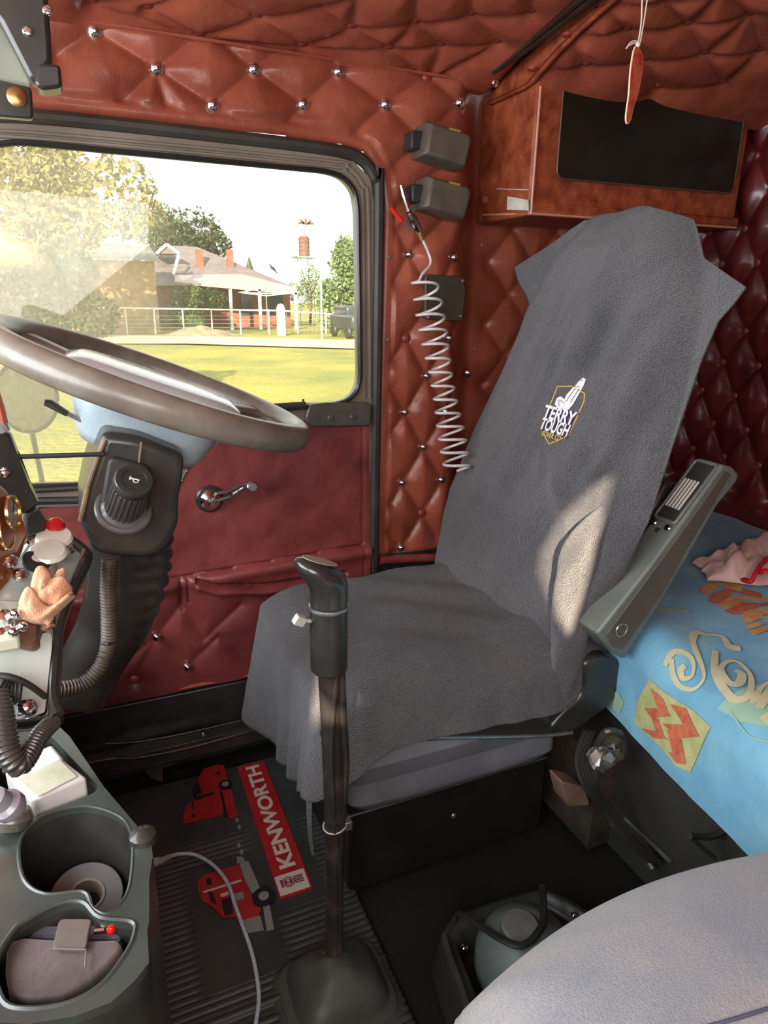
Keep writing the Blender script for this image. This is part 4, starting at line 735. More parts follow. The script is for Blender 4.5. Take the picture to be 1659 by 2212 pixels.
def bedpt(u, y, lift=0.0):
    u = np.asarray(u, float); y = np.asarray(y, float); r = 0.07; e = np.maximum(-u, 0); h, d = drop(e, r); nrm = np.minimum(e/r, PI/2)
    n_ = 0.0065*fnoise(u, y, 13, 41)+0.003*fnoise(u, y, 34, 42)
    x = bx0(y)+r*0.5+np.maximum(u, 0)-h-(n_+lift)*np.sin(nrm); z = bz-d+(n_+lift)*np.cos(nrm)+0.0*y
    return np.stack([x, y+0*x, z], -1)
U, V = np.meshgrid(np.concatenate([np.linspace(-0.232, 0.1, 60), np.linspace(0.115, 0.57, 44)]), np.linspace(-0.3, 1.49, 160), indexing='ij')
mb = MB(); mb.grid(bedpt(U, V))
def onbed(px, py, lift=0.001):
    v = ray(px, py); best = None
    # march along the ray to the spread
    T = np.linspace(0.55, 2.2, 1600); P = T[:, None]*v
    u1 = P[:, 0]-(bx0(P[:, 1])+0.035); 
    zt_ = np.where(u1 > 0, bz, bz-0.0)
    inside = ((u1 > 0) & (P[:, 2] < bz)) | ((u1 <= 0) & (u1 > -0.07) & (P[:, 2] < bz-(0.07-np.sqrt(np.maximum(0.07**2-(-u1)**2, 0)))))
    i = int(np.argmax(inside)) if inside.any() else 800; p = P[i]; uu = p[0]-(bx0(p[1])+0.035)
    if uu <= 0:
        a = math.asin(min(1, -uu/0.07)); e = 0.07*a
        if p[2] < bz-0.069: e = 0.07*PI/2+(bz-0.07-p[2])
        uu = -e
    return float(uu), float(p[1])
def bedpoly(pts, mi, lift=0.002):
    Q = [onbed(*p) for p in pts]; Q = np.array(Q); n = len(Q); c = Q.mean(0); V_ = []; F_ = []; K = 6
    D = [];
    for i in range(n):
        a, b = Q[i], Q[(i+1) % n]
        for t in np.linspace(0, 1, 8, endpoint=False): D.append(a+(b-a)*t)
    D = np.array(D); m_ = len(D); G = np.stack([c+(D-c)*k/K for k in range(0, K+1)]); mb.grid(bedpt(G[..., 0], G[..., 1], lift), mi, cv=True)
def bedline(pts, w, mi, lift=0.003, n=40):
    C = smooth(np.array([onbed(*p) for p in pts]), n); T = np.gradient(C, axis=0); T /= np.linalg.norm(T, axis=1)[:, None]+1e-9; N = np.stack([-T[:, 1], T[:, 0]], 1)
    ww = w*(1+0.35*np.sin(np.linspace(0, 9, len(C))))[:, None]; G = np.stack([C-N*ww, C, C+N*ww]); mb.grid(bedpt(G[..., 0], G[..., 1], lift), mi)
bedpoly([(1407, 1467), (1440, 1500), (1500, 1540), (1535, 1572), (1512, 1620), (1492, 1668), (1462, 1652), (1430, 1610), (1374, 1562), (1376, 1520), (1390, 1490)], 3)
zz = [(1410, 1484), (1436, 1508), (1450, 1545), (1432, 1545)], [(1395, 1528), (1440, 1528), (1452, 1546), (1412, 1548)], [(1412, 1545), (1428, 1552), (1440, 1590), (1425, 1582)], [(1390, 1572), (1430, 1578), (1448, 1596), (1418, 1592)], [(1450, 1520), (1482, 1533), (1512, 1590), (1495, 1592)], [(1436, 1562), (1478, 1565), (1512, 1590), (1472, 1594)], [(1446, 1575), (1470, 1580), (1484, 1648), (1460, 1640), (1455, 1610)], [(1450, 1622), (1470, 1630), (1484, 1650), (1465, 1646)]
for q in zz: bedpoly(q, 2, 0.004)
bedpoly([(1548, 1530), (1580, 1500), (1620, 1480), (1680, 1470), (1690, 1580), (1640, 1570), (1600, 1560)], 4, 0.0015)
bedline([(1438, 1440), (1455, 1412), (1480, 1412), (1497, 1430), (1495, 1460), (1475, 1465), (1470, 1448), (1480, 1438)], 0.0045, 1)
bedline([(1452, 1425), (1455, 1460), (1470, 1485), (1500, 1490), (1520, 1465), (1515, 1435), (1500, 1400), (1495, 1375)], 0.0038, 1)
bedline([(1495, 1385), (1502, 1365), (1525, 1370), (1560, 1375), (1575, 1395), (1600, 1400)], 0.006, 1)
bedline([(1545, 1405), (1545, 1450), (1565, 1490), (1590, 1512), (1618, 1500), (1622, 1460), (1600, 1430), (1575, 1425), (1558, 1440), (1572, 1470), (1595, 1475), (1603, 1455), (1588, 1445)], 0.0055, 1, n=80)
bedline([(1640, 1530), (1665, 1495), (1690, 1500), (1700, 1540), (1670, 1560), (1650, 1545)], 0.006, 1)
bedline([(1625, 1520), (1650, 1480), (1690, 1465)], 0.004, 1); bedline([(1575, 1535), (1620, 1590), (1680, 1610)], 0.0012, 4)
for k, (a, b, mi) in enumerate([((1520, 1282), (1560, 1262), 5), ((1540, 1300), (1600, 1275), 2), ((1560, 1312), (1640, 1290), 5), ((1575, 1325), (1680, 1305), 2), ((1610, 1335), (1690, 1325), 5)]):
    bedline([a, ((a[0]+b[0])/2, (a[1]+b[1])/2-9), b, (b[0]+45, b[1]+8)], 0.011, mi, 0.002)
for a in [(1605, 1345), (1612, 1358), (1620, 1372)]: bedline([a, (a[0]+40, a[1]-8), (a[0]+80, a[1]+2)], 0.006, 5)
bedpoly([(1318, 1500), (1338, 1492), (1350, 1520), (1340, 1540), (1328, 1535)], 4, 0.002)
bedline([(1420, 1322), (1450, 1316), (1490, 1320)], 0.006, 4)
mb.build('bedspread', [BLUE, CREAM, REDP, OLIVE, BEIGE, ORNG], BD, ang=80)
# pink shirt on the bunk
U, V = np.meshgrid(np.linspace(0, 1, 70), np.linspace(0, 1, 50), indexing='ij')
a0, a1, b0, b1 = atz(1500, 1200, -0.535), atz(1700, 1140, -0.535), atz(1540, 1235, -0.535), atz(1720, 1250, -0.535)
P = (a0*(1-U)[..., None]+a1*U[..., None])*(1-V)[..., None]+(b0*(1-U)[..., None]+b1*U[..., None])*V[..., None]
ed = np.minimum.reduce([U*3.2, V*3.5, (1-V)*3.5, np.ones_like(U)]); P[..., 2] += -0.02+0.034*np.clip(ed, 0, 1)**0.6+0.018*fnoise(U*1.0, V, 11, 51)*np.clip(ed, 0, 1)+0.008*np.sin((U+V*0.4)*28+3*np.sin(V*6))*np.clip(ed, 0, 1)
P[..., 0] += 0.014*fnoise(U, V, 9, 52); P[..., 1] += 0.014*fnoise(U, V, 8, 53)
mb = MB(); mb.grid(P); SHIRT = thing('shirt', 'crumpled pale pink shirt with red trim lying on the blue bunk', 'clothing', (1.3, 1.0, -0.56))
mb.build('cloth', mat('pink_cotton', (0.62, 0.34, 0.30), (0.78, 0.55, 0.50), rough=0.85, nscale=12, bump=0.6, bscale=60, bdist=0.003, sheen=0.3), SHIRT, ang=80, solid=0.003)
mb = MB(); mb.tube(smooth([atz(1608, 1252, -0.535), atz(1622, 1256, -0.53), atz(1634, 1235, -0.515), atz(1652, 1212, -0.51), atz(1690, 1190, -0.51)], 24), 0.009, seg=8, flat=0.5)
mb.tube(smooth([atz(1640, 1240, -0.52), atz(1650, 1232, -0.515), atz(1680, 1238, -0.515)], 12), 0.006, seg=8, flat=0.5); mb.build('red_trim', mat('red_cotton', (0.60, 0.01, 0.03), rough=0.7), SHIRT)
# ---- clutter under the bunk edge
TUN = MB(); TUN.box((0.885, 1.00, -1.00), (0.03, 0.13, 0.11)); TU = TUN.build('trim_4', mat('rusty_brown', (0.035, 0.025, 0.019), (0.10, 0.065, 0.048), rough=0.75, nscale=16, bump=0.4, bscale=50)); struct(TU, 'rusty brown step between the seat base and the bunk', 'trim')
CBL = thing('cable_loom', 'dark wiring loom running over the floor behind the seat base', 'cable', (0.93, 0.85, FLOOR))
mb = MB()
for k in range(4): mb.tube(smooth([at(1262+k*7, 1580, 0.86), at(1246+k*6, 1640, 0.83), at(1262+k*7, 1700, .80), at(1300+k*6, 1745, .79), at(1340+k*5, 1800, .76), at(1400+k*8, 1862, .72)], 30), 0.0042, seg=6)
mb.build('wires', RUBBER, CBL)
mb = MB(); mb.tube(smooth([at(1290, 1610, .82), at(1310, 1580, .80), at(1345, 1590, .79), at(1350, 1625, .79)], 16), 0.007, seg=8); mb.build('hose_end', PLASTW, CBL)
FO = MB(); g = np.random.default_rng(3); c = at(1303, 1636, .80); FO.ball(c, 0.026, (1.2, 0.8, 0.8), seg=18); FO.v[-1] = FO.v[-1]+g.normal(size=FO.v[-1].shape)*0.0035
tag(FO.build('foil_lump', mat('crumpled_foil', (0.55, 0.55, 0.52), rough=0.28, metal=0.8), ang=10), 'crumpled silver foil under the bunk edge', 'foil')
mb = MB(); mb.ext([at(1352, 1590, .86), at(1420, 1615, .86), at(1300, 1660, .86), at(1290, 1640, .86)], (0, 0.03, 0)); tag(mb.build('wooden_offcut', mat('dusty_wood', (0.16, 0.13, 0.09), (0.24, 0.2, 0.14), rough=0.8, nscale=25), bevel=0.003), 'dusty wooden strip wedged under the bunk edge', 'wood')
mb = MB(); mb.ext(roundpoly([at(1212, 1688, .84), at(1262, 1700, .84), at(1275, 1740, .84), at(1225, 1742, .84)], 0.01, 4), (0, 0.04, 0)); tag(mb.build('bracket_block', mat('tan_block', (0.22, 0.13, 0.09), (0.3, 0.19, 0.14), rough=0.6, nscale=20), bevel=0.004), 'tan block at the rear corner of the seat base', 'block')
mb = MB(); mb.tube([atx(1320, 1778, .885), atx(1385, 1838, .885), atx(1410, 1878, .885)], 0.005, seg=6); mb.tube([atx(1350, 1768, .905), atx(1450, 1862, .905)], 0.004, seg=6); mb.box(atz(1400, 1850, -1.11), (0.10, 0.025, 0.004), ax=[norm(atz(1450, 1862, -1.1)-atz(1355, 1768, -1.1)), (0.4, 0.9, 0), (0, 0, 1)])
tag(mb.build('floor_rail', STEEL), 'black metal floor rail beside the bunk base', 'rail')
mb = MB(); mb.tube(smooth([at(1490, 1808, .62), at(1545, 1855, .60)], 6), 0.004, seg=6); mb.tube(smooth([at(1490, 1806, .62), at(1540, 1806, .62), at(1590, 1780, .62)], 10), 0.006, seg=6); tag(mb.build('bunk_latch', PLASTW), 'small black latch on the bunk base board', 'latch')
# ============================================================ FLOOR MAT
FM = thing('floor_mat', 'ribbed black rubber mat with red and white truck motifs and lettering', 'mat', (0.2, 1.1, FLOOR))
MT = mat('mat_rubber', (0.034, 0.043, 0.042), (0.058, 0.070, 0.068), rough=0.42, nscale=8)
rd = norm([1, 0.02, 0]); ys = np.arange(0.56, 1.42, 0.0022); xs = np.array([-0.42, 0.0, 0.34, 0.62])
mz = FLOOR+0.006; U, V = np.meshgrid(xs, ys, indexing='ij')
def rib(x, y):
    flat = ((x > 0.02)*(y > 1.02))
    return 0.0022*np.sin(y*2*PI/0.0135)
U, V = np.meshgrid(np.arange(-0.42, 0.37, 0.008), ys, indexing='ij')
smoothz = 1-np.clip((V-1.19)/0.02, 0, 1)*1.0
brd = (U > 0.06)*(U < 0.31)*(V > 0.86)*1.0; dd_ = np.maximum(np.abs(U-0.255)/0.055, np.abs(V-1.2)/0.23); brd = (dd_ < 1)*1.0
tr2 = ((np.abs(U-0.13) < 0.075)*(np.abs(V-1.0) < 0.14))*1.0
Z = mz+0.0022*np.sin(V*2*PI/0.0135)*smoothz*(1-brd)*(1-tr2)
gro = np.exp(-((V-0.80)/0.005)**2); Z += -0.004*gro+0.004*np.exp(-((V-0.815)/0.008)**2)
mb = MB(); mb.grid(np.stack([U, V, Z], -1)); mb.build('ribbed_sheet', MT, FM, ang=80, solid=0.004)
MR, MW, MG, MK = mat('mat_red', (0.42, 0.012, 0.02), (0.5, 0.03, 0.035), rough=0.45, nscale=30), mat('mat_white', (0.72, 0.68, 0.58), rough=0.5), mat('mat_grey', (0.30, 0.32, 0.29), rough=0.5), mat('mat_black', (0.015, 0.015, 0.015), rough=0.5)
zb0 = mz+0.003
mb = MB()
mb.box((0.255, 1.203, zb0), (0.033, 0.206, 0.0025), mi=0)
mb.box((0.254, 1.026, zb0+0.002), (0.030, 0.024, 0.0016), mi=1)
V2, F = text('KENWORTH', None, bold=0.035, th=0.0); mnx, mxx, mny, mxy = V2[:, 0].min(), V2[:, 0].max(), V2[:, 1].min(), V2[:, 1].max()
L0, L1 = 1.064, 1.398; wdt = 0.034
Vt = [(0.256-((v[1]-(mny+mxy)/2)/(mxy-mny))*wdt, L0+(v[0]-mnx)/(mxx-mnx)*(L1-L0), zb0+0.0032) for v in V2]; mb.add(Vt, F, 1)
# round emblem with wing bars
c = (0.247, 1.028); zt_ = zb0+0.0045
mb.tube([(c[0]+0.0115*math.cos(a), c[1]+0.0115*math.sin(a), zt_) for a in np.linspace(0, 2*PI, 24, endpoint=False)], 0.0011, seg=4, closed=True, mi=2)
mb.lathe([(0.0085, 0), (0.0085, 0.0006)], (c[0], c[1], zt_-0.0005), (0, 0, 1), seg=20, mi=2)
V2, F = text('KW', None, bold=0.03, th=0.0); V2 -= [(V2[:, 0].max()+V2[:, 0].min())/2, (V2[:, 1].max()+V2[:, 1].min())/2, 0]; mb.add([(c[0]-v[1]*0.010, c[1]+v[0]*0.0095, zt_+0.001) for v in V2], F, 1)
for k in range(4):
    y = c[1]-0.0075+k*0.005; mb.box((c[0]+0.021, y, zt_), (0.009, 0.0010, 0.0006), mi=2); mb.box((c[0]-0.0135, y, zt_), (0.0022, 0.0012, 0.0006), mi=2)
mb.build('name_board', [MR, MW, mat('mat_maroon', (0.20, 0.015, 0.03), rough=0.5)], FM, ang=30)
def matpoly(mb, pts, mi, h=0.0016, z=None):
    z = zb0 if z is None else z; mb.ext([atz(x, y, z) for x, y in pts], (0, 0, h), mi)
mb = MB()
matpoly(mb, [(398, 1780), (396, 1762), (402, 1745), (425, 1722), (418, 1700), (440, 1662), (470, 1652), (484, 1655), (492, 1685), (480, 1700), (500, 1708), (514, 1762), (498, 1770), (482, 1752), (480, 1762)], 0)
matpoly(mb, [(414, 1706), (428, 1688), (436, 1715), (418, 1722)], 2, 0.003); matpoly(mb, [(420, 1725), (462, 1712), (464, 1716), (422, 1731)], 2, 0.003); matpoly(mb, [(475, 1712), (480, 1712), (492, 1762), (486, 1766)], 2, 0.003); matpoly(mb, [(412, 1742), (420, 1730), (416, 1750)], 2, 0.003)
for q, rr in (((487, 1697), 0.016), ): p = atz(*q, zb0); mb.lathe([(rr, 0), (rr, 0.004)], p, (0, 0, 1), seg=20, mi=2); mb.lathe([(rr*0.5, 0.004), (rr*0.5, 0.0055)], p, (0, 0, 1), seg=16, mi=1)
for q in ((512, 1773), (517, 1788), (516, 1828), (522, 1842)): p = atz(*q, zb0); mb.lathe([(0.006, 0), (0.006, 0.003)], p, (0, 0, 1), seg=14, mi=1, sx=0.6)
for q in ((418, 1764), (472, 1672)): p = atz(*q, zb0); mb.lathe([(0.004, 0), (0.004, 0.003)], p, (0, 0, 1), seg=10, mi=2)
mb.build('red_truck_motif', [MR, MG, MK, MW], FM, ang=30)
mb = MB()
matpoly(mb, [(428, 1925), (426, 1905), (440, 1892), (475, 1880), (518, 1868), (530, 1905), (545, 1940), (566, 1958), (560, 1978), (535, 1992), (516, 1998), (510, 1980), (482, 1984), (462, 1962), (438, 1948)], 0)
matpoly(mb, [(518, 1868), (536, 1862), (550, 1892), (562, 1922), (544, 1932), (530, 1905)], 1, 0.003); matpoly(mb, [(512, 1852), (526, 1854), (530, 1864), (512, 1866)], 1, 0.003)
matpoly(mb, [(478, 1948), (498, 1938), (504, 1975), (486, 1980)], 2, 0.003); matpoly(mb, [(568, 1958), (582, 1955), (592, 2008), (576, 2012)], 1, 0.003); matpoly(mb, [(518, 1992), (562, 1980), (570, 2010), (528, 2018)], 1, 0.003)
matpoly(mb, [(446, 1902), (456, 1898), (458, 1912), (448, 1914)], 2, 0.003); matpoly(mb, [(450, 1928), (460, 1930), (468, 1956), (456, 1950)], 2, 0.003); matpoly(mb, [(438, 1928), (520, 1902), (522, 1905), (440, 1931)], 3, 0.003); matpoly(mb, [(476, 1934), (492, 1928), (494, 1934), (478, 1940)], 3, 0.003); matpoly(mb, [(505, 1934), (524, 1928), (528, 1942), (508, 1948)], 1, 0.003)
p = atz(570, 1940, zb0); mb.lathe([(0.022, 0), (0.022, 0.005), (0.012, 0.005)], p, (0, 0, 1), seg=22, mi=2); mb.lathe([(0.010, 0.005), (0.010, 0.0065)], p, (0, 0, 1), seg=18, mi=1)
mb.build('grey_and_red_truck_motif', [MR, MG, MK, MW], FM, ang=30)
mb = MB(); p = atz(272, 1661, zb0); mb.lathe([(0.016, 0), (0.016, 0.002), (0.006, 0.003)], p, (0, 0, 1), seg=18); mb.build('mat_eyelet', mat('dusty_grey', (0.12, 0.105, 0.08), rough=0.8), FM)
mb = MB(); mb.ext([atz(x, y, zb0) for x, y in [(318, 1650), (358, 1638), (380, 1648), (352, 1660), (352, 1690), (325, 1680), (314, 1668)]], (0, 0, 0.001)); tag(mb.build('dirt_patch', MATS['dusty_grey']), 'dry dusty patch on the mat below the sill', 'dirt')
# ============================================================ USB CABLE
UC = thing('charging_cable', 'pale blue braided cable with a clear plug lying over the mat', 'cable', atz(450, 1880, FLOOR+0.01))
cz = FLOOR+0.016
pts = [atz(x, y, cz+dz) for x, y, dz in [(352, 1857, 0.03), (380, 1846, 0.02), (420, 1846, 0.006), (462, 1870, 0.0), (492, 1908, 0.004), (508, 1955, 0.004), (526, 2005, 0.003), (543, 2055, 0), (555, 2110, 0), (559, 2160, 0), (552, 2215, 0), (545, 2260, 0)]]
mb = MB(); mb.tube(smooth(pts, 100), 0.0036, seg=8); mb.build('braided_cord', mat('blue_white_braid', (0.50, 0.68, 0.82), (0.75, 0.85, 0.92), rough=0.6, nscale=260, lo=0.45, hi=0.55), UC)
mb = MB(); mb.tube([atz(322, 1868, cz+0.035), atz(334, 1862, cz+0.035), atz(352, 1857, cz+0.03)], [0.010, 0.011, 0.007], seg=10, flat=0.7); mb.tube([atz(350, 1858, cz+0.03), atz(368, 1850, cz+0.024)], 0.0055, seg=10); mb.build('plug', mat('cloudy_plastic', (0.42, 0.42, 0.38), (0.6, 0.6, 0.56), rough=0.25, nscale=50, coat=0.5), UC)
# ============================================================ GEAR LEVER
GL = thing('gear_lever', 'tall black gear lever with a shaped knob rising from a rubber boot', 'gear lever', (0.24, 0.79, FLOOR))
gx, gy = 0.264, 0.80
def gp(px, py, dy=0.0): return at(px, py, gy+dy)
LEVM = mat('lever_wrap', (0.030, 0.026, 0.024), (0.10, 0.075, 0.06), rough=0.30, nscale=18, bump=0.5, bscale=30, bdist=0.003, coat=0.3, lo=0.5, hi=0.85)
C = smooth([gp(709, 1446), gp(716, 1560), gp(722, 1690), gp(724, 1780), gp(722, 1900), gp(722, 2000), gp(719, 2080)], 50); rr = np.interp(np.linspace(0, 1, len(C)), [0, .15, .35, .5, .55, 1], [.0150, .0155, .0168, .0165, .0150, .0142])
mb = MB(); mb.tube(C, rr, seg=20); mb.tube(smooth([gp(737, 1450, -.004), gp(740, 1540, -.008), gp(746, 1640, -.006), gp(740, 1740, -.008), gp(737, 1790, -.008)], 30), 0.0065, seg=10); mb.tube(smooth([gp(727, 1456, -.012), gp(716, 1600, -.016), gp(722, 1780, -.014), gp(735, 1900, -.012), gp(734, 2060, -.012)], 30), 0.0045, seg=8)
mb.build('wrapped_shaft', LEVM, GL, ang=60)
mb = MB(); a, b = gp(710, 1300), gp(711, 1448); mb.lathe([(0.0225, 0), (0.0262, 0.002), (0.0265, 0.060), (0.0262, np.linalg.norm(b-a)-0.004), (0.0225, np.linalg.norm(b-a))], a, b-a, seg=32); mb.build('collar', PLAST, GL)
mb = MB(); mb.lathe([(0.0272, 0.004), (0.0278, 0.0065), (0.0272, 0.009)], a, b-a, seg=32); mb.build('collar_ring', STEEL, GL)
# knob: loft of ellipses leaning forward
K = [(711, 1302, .0262, .0255), (711, 1285, .0264, .0255), (709, 1270, .0270, .026), (703, 1255, .0315, .028), (695, 1240, .0350, .029), (690, 1227, .0350, .027), (688, 1217, .029, .021), (686, 1211, .017, .012), (686, 1209, .001, .001)]
R = []
for x, y, rx, ry in K:
    c = gp(x, y); a = np.linspace(0, 2*PI, 32, endpoint=False); tl_ = np.interp(y, [1209, 1240, 1302], [0.42, 0.36, 0.0])
    R.append(np.stack([c[0]+rx*np.cos(a), c[1]+ry*np.sin(a), c[2]-tl_*rx*np.cos(a)*-1*(-1)], 1))
mb = MB(); mb.rings(R); KN = mb.build('knob', mat('knob_black', (0.028, 0.027, 0.026), (0.04, 0.038, 0.035), rough=0.22, nscale=12, coat=0.6), GL, ang=80)
mb = MB(); c = gp(690, 1214, -0.002); e1 = norm([0.93, 0, -0.36]); e2 = np.array([0, 1.0, 0]); nn = np.cross(e1, e2)*-1
nn = nn if nn[2] > 0 else -nn
mb.ext([c+nn*0.0015+e1*0.026*math.cos(a)+e2*0.014*math.sin(a) for a in np.linspace(0, 2*PI, 28, endpoint=False)], nn*0.001); mb.build('knob_inlay', mat('worn_inlay', (0.30, 0.28, 0.22), rough=0.4), KN)
mb = MB(); c = gp(647, 1340, -.004); ax_ = norm(gp(632, 1334, -.01)-gp(664, 1345)); mb.box(c, (0.0095, 0.0065, 0.0065), ax=[ax_, (0, 1, 0), np.cross(ax_, [0, 1, 0])]); mb.tube([c, gp(675, 1342)], 0.003, seg=8); mb.build('range_switch', mat('ivory_switch', (0.62, 0.66, 0.58), rough=0.3), GL, bevel=0.002)
for q, rr_ in (((723, 1782), .0178), ((720, 2066), .0165)):
    mb = MB(); c = gp(*q); mb.tube([c+np.array([rr_*math.cos(a), rr_*math.sin(a), 0.002*math.cos(a)]) for a in np.linspace(0, 2*PI, 24, endpoint=False)], 0.0013, seg=5, closed=True)
    mb.build('wire_clip', mat('pale_tie', (0.62, 0.5, 0.42), rough=0.4), GL)
mb = MB(); mb.box(gp(750, 1781, -0.004), (0.007, 0.006, 0.008)); mb.build('clip_nut', STEEL, GL, bevel=0.002)
mb = MB(); mb.tube([gp(712, 2078, -.012), gp(710, 2095, -.012)], 0.0035, seg=8); mb.build('white_tip', MW, GL)
# boot
R = []
bc = np.array([gp(719, 2080)[0], gp(719, 2080)[1]])
for z, hw, sh in [(-1.035, .016, 0), (-1.045, .026, 0), (-1.058, .052, 0), (-1.072, .068, 0), (-1.088, .076, 0), (-1.094, .070, 0), (-1.100, .088, .0), (-1.106, .083, 0), (-1.112, .100, 0), (-1.118, .104, 0)]:
    q = roundpoly([np.array([bc[0]+sx*hw, bc[1]-0.02+sy*hw*0.9, z+0.0]) for sx, sy in ((-1, -1), (1, -1), (1, 1), (-1, 1))], hw*0.55, 8); R.append(q)
mb = MB(); mb.rings(R); mb.build('rubber_boot', mat('boot_rubber', (0.060, 0.068, 0.060), (0.085, 0.095, 0.085), rough=0.5, nscale=12, bump=0.2), GL, ang=60)
# ============================================================ PASSENGER SEAT
PS = thing('passenger_seat', 'pale grey cloth passenger seat cushion in the near corner', 'seat', (0.6, 0.2, FLOOR))
U, V = np.meshgrid(np.linspace(-1, 1, 70), np.linspace(-1, 1, 70), indexing='ij')
def sq(u, v):  # square to rounded square
    e = 0.62; return u*np.sqrt(1-e*v*v/2), v*np.sqrt(1-e*u*u/2)
su, sv = sq(U, V); ed = np.maximum(np.abs(U), np.abs(V))
X = 0.500+0.310*su+0.03*(V > 0)*V*0; Yp = 0.185+0.262*sv; Z = -0.558-0.10*ed**7-0.018*(U**2+V**2)+0.004*fnoise(U, V, 3, 61)
Z2 = -0.75+0*Z
mb = MB(); mb.grid(np.stack([X, Yp, Z], -1)); 
rim = np.concatenate([np.stack([X, Yp, Z], -1)[:, 0], np.stack([X, Yp, Z], -1)[-1, 1:], np.stack([X, Yp, Z], -1)[::-1, -1][1:], np.stack([X, Yp, Z], -1)[0, ::-1][1:-1]])
cR = rim.mean(0); rr2 = [rim]+[np.concatenate([(cR+(rim-cR)*k)[:, :2], np.full((len(rim), 1), z)], 1) for k, z in ((1.01, -0.70), (1.0, -0.78), (0.94, -0.82))]
mb.grid(np.array(rr2), cv=True); mb.build('cushion', FELT, PS, ang=80)
mb = MB(); mb.tube(smooth([atz(1500, 2225, -0.563), atz(1590, 2200, -0.560), atz(1680, 2172, -0.560)], 12), 0.0015, seg=6); mb.build('cushion_seam', mat('navy_thread', (0.08, 0.08, 0.14), rough=0.8), PS)
mb = MB(); mb.box((0.50, 0.185, (-0.80+FLOOR)/2), (0.24, 0.18, (-0.80-FLOOR)/2)); mb.build('base_box', MATS['base_black'], PS, bevel=0.004)
# ============================================================ JUG IN RUBBER TRAY
RT = thing('rubber_tray', 'black moulded rubber tray on the floor beside the passenger seat', 'tray', (0.55, 0.68, FLOOR))
TM = mat('tray_rubber', (0.035, 0.040, 0.037), (0.055, 0.06, 0.055), rough=0.42, nscale=16, bump=0.25)
tz = -1.04; to = [(955, 2030), (962, 2005), (985, 1978), (1060, 1950), (1160, 1922), (1200, 1928), (1262, 1965), (1320, 2010), (1300, 2120), (1150, 2230), (1030, 2215), (985, 2120)]
O_ = smooth([atz(x, y, tz) for x, y in to], 72, closed=True); cO = O_.mean(0); R = []
for k, z in ((1.12, FLOOR+0.002), (1.03, tz-0.02), (1.0, tz), (0.93, tz+0.003), (0.90, tz-0.006), (0.82, tz-0.010), (0.78, tz-0.014), (0.70, FLOOR+0.012), (0.01, FLOOR+0.010)):
    r_ = cO+(O_-cO)*k; r_[:, 2] = z; R.append(r_)
mb = MB(); mb.rings(R); mb.build('tray_body', TM, RT, ang=60)
for q in [(1003, 2045), (1240, 1975)]: screw(atz(*q, tz+0.002), (0, 0, 1), RT, r=0.006)
JG = thing('jug', 'grey green plastic jug with a round cap sitting in the rubber tray', 'jug', (*atz(1130, 2080, -1.1)[:2], -1.1))
JM = mat('jug_plastic', (0.13, 0.17, 0.155), (0.19, 0.24, 0.22), rough=0.45, nscale=12)
jc = atz(1130, 2100, -1.08); mb = MB(); mb.lathe([(0.075, 0), (0.086, 0.01), (0.085, 0.055), (0.070, 0.085), (0.045, 0.103), (0.034, 0.110)], (jc[0]+0.01, jc[1]+0.01, -1.105), (0, 0, 1), seg=30); mb.build('body', JM, JG, ang=50)
cp = atz(1126, 1998, -0.985); mb = MB(); mb.lathe([(0.031, -0.022), (0.033, -0.018), (0.033, -0.004), (0.029, 0.0), (0.001, 0.002)], cp, (0.05, -0.15, 1), seg=26); mb.build('cap', mat('cap_grey', (0.12, 0.14, 0.125), (0.19, 0.20, 0.17), rough=0.5, nscale=30), JG, ang=40)
mb = MB(); mb.tube(smooth([atz(1172, 1915, -1.0), atz(1174, 1980, -0.985), atz(1165, 2010, -0.975), atz(1130, 2042, -0.970), atz(1085, 2030, -0.975), atz(1030, 1995, -1.0), atz(992, 1972, -1.02), atz(982, 1990, -1.04)], 50), 0.0065, seg=8, flat=0.7); tag(mb.build('rubber_strap', RUBBER), 'black rubber strap stretched around the jug cap', 'strap')
# ============================================================ STEERING WHEEL + COLUMN
SW = thing('steering_wheel', 'large worn grey brown steering wheel with a pale blue hub pad brightened by painted sky sheen', 'steering wheel', (0.086, 1.08, -0.15))
WC = np.array([0.086, 1.08, -0.131]); tw, ty_ = 0.367, 0.032
e1 = np.array([math.cos(tw), 0, -math.sin(tw)]); e2 = np.array([math.sin(tw)*math.sin(ty_), math.cos(ty_), math.cos(tw)*math.sin(ty_)]); wn_ = norm(np.cross(e1, e2))
WM = mat('wheel_vinyl', (0.13, 0.108, 0.086), (0.29, 0.25, 0.205), rough=0.36, nscale=14, bump=0.25, bscale=160, bdist=0.001, coat=0.25, lo=0.3, hi=0.8)
def wp3(a, r, h=0.0): return WC+e1*r*math.cos(a)+e2*r*math.sin(a)+wn_*h
mb = MB(); mb.tube([wp3(a, 0.225) for a in np.linspace(0, 2*PI, 120, endpoint=False)], 0.0210, seg=20, closed=True); RM = mb.build('rim', WM, SW)
for a in (0.5, -0.5, PI-0.5, PI+0.5):
    A = [wp3(a, 0.222, -0.002), wp3(a*1.0, 0.18, -0.005), wp3(a, 0.13, -0.008), wp3(a, 0.08, -0.008)]; A = smooth(A, 16); R = []
    for i, c in enumerate(A):
        t = norm(np.gradient(A, axis=0)[i]); u = norm(np.cross(wn_, t)); q = np.linspace(0, 2*PI, 16, endpoint=False); w_ = np.interp(i/len(A), [0, .3, 1], [.034, .019, .026]); R.append(c+np.outer(w_*np.cos(q), u)+np.outer(0.0085*np.sin(q), wn_))
    mb = MB(); mb.rings(R); mb.build('spoke', WM, SW, ang=60)
HB = mat('hub_vinyl', (0.30, 0.38, 0.42), (0.40, 0.47, 0.50), rough=0.32, nscale=10, bump=0.6, bscale=300, bdist=0.001, coat=0.3)
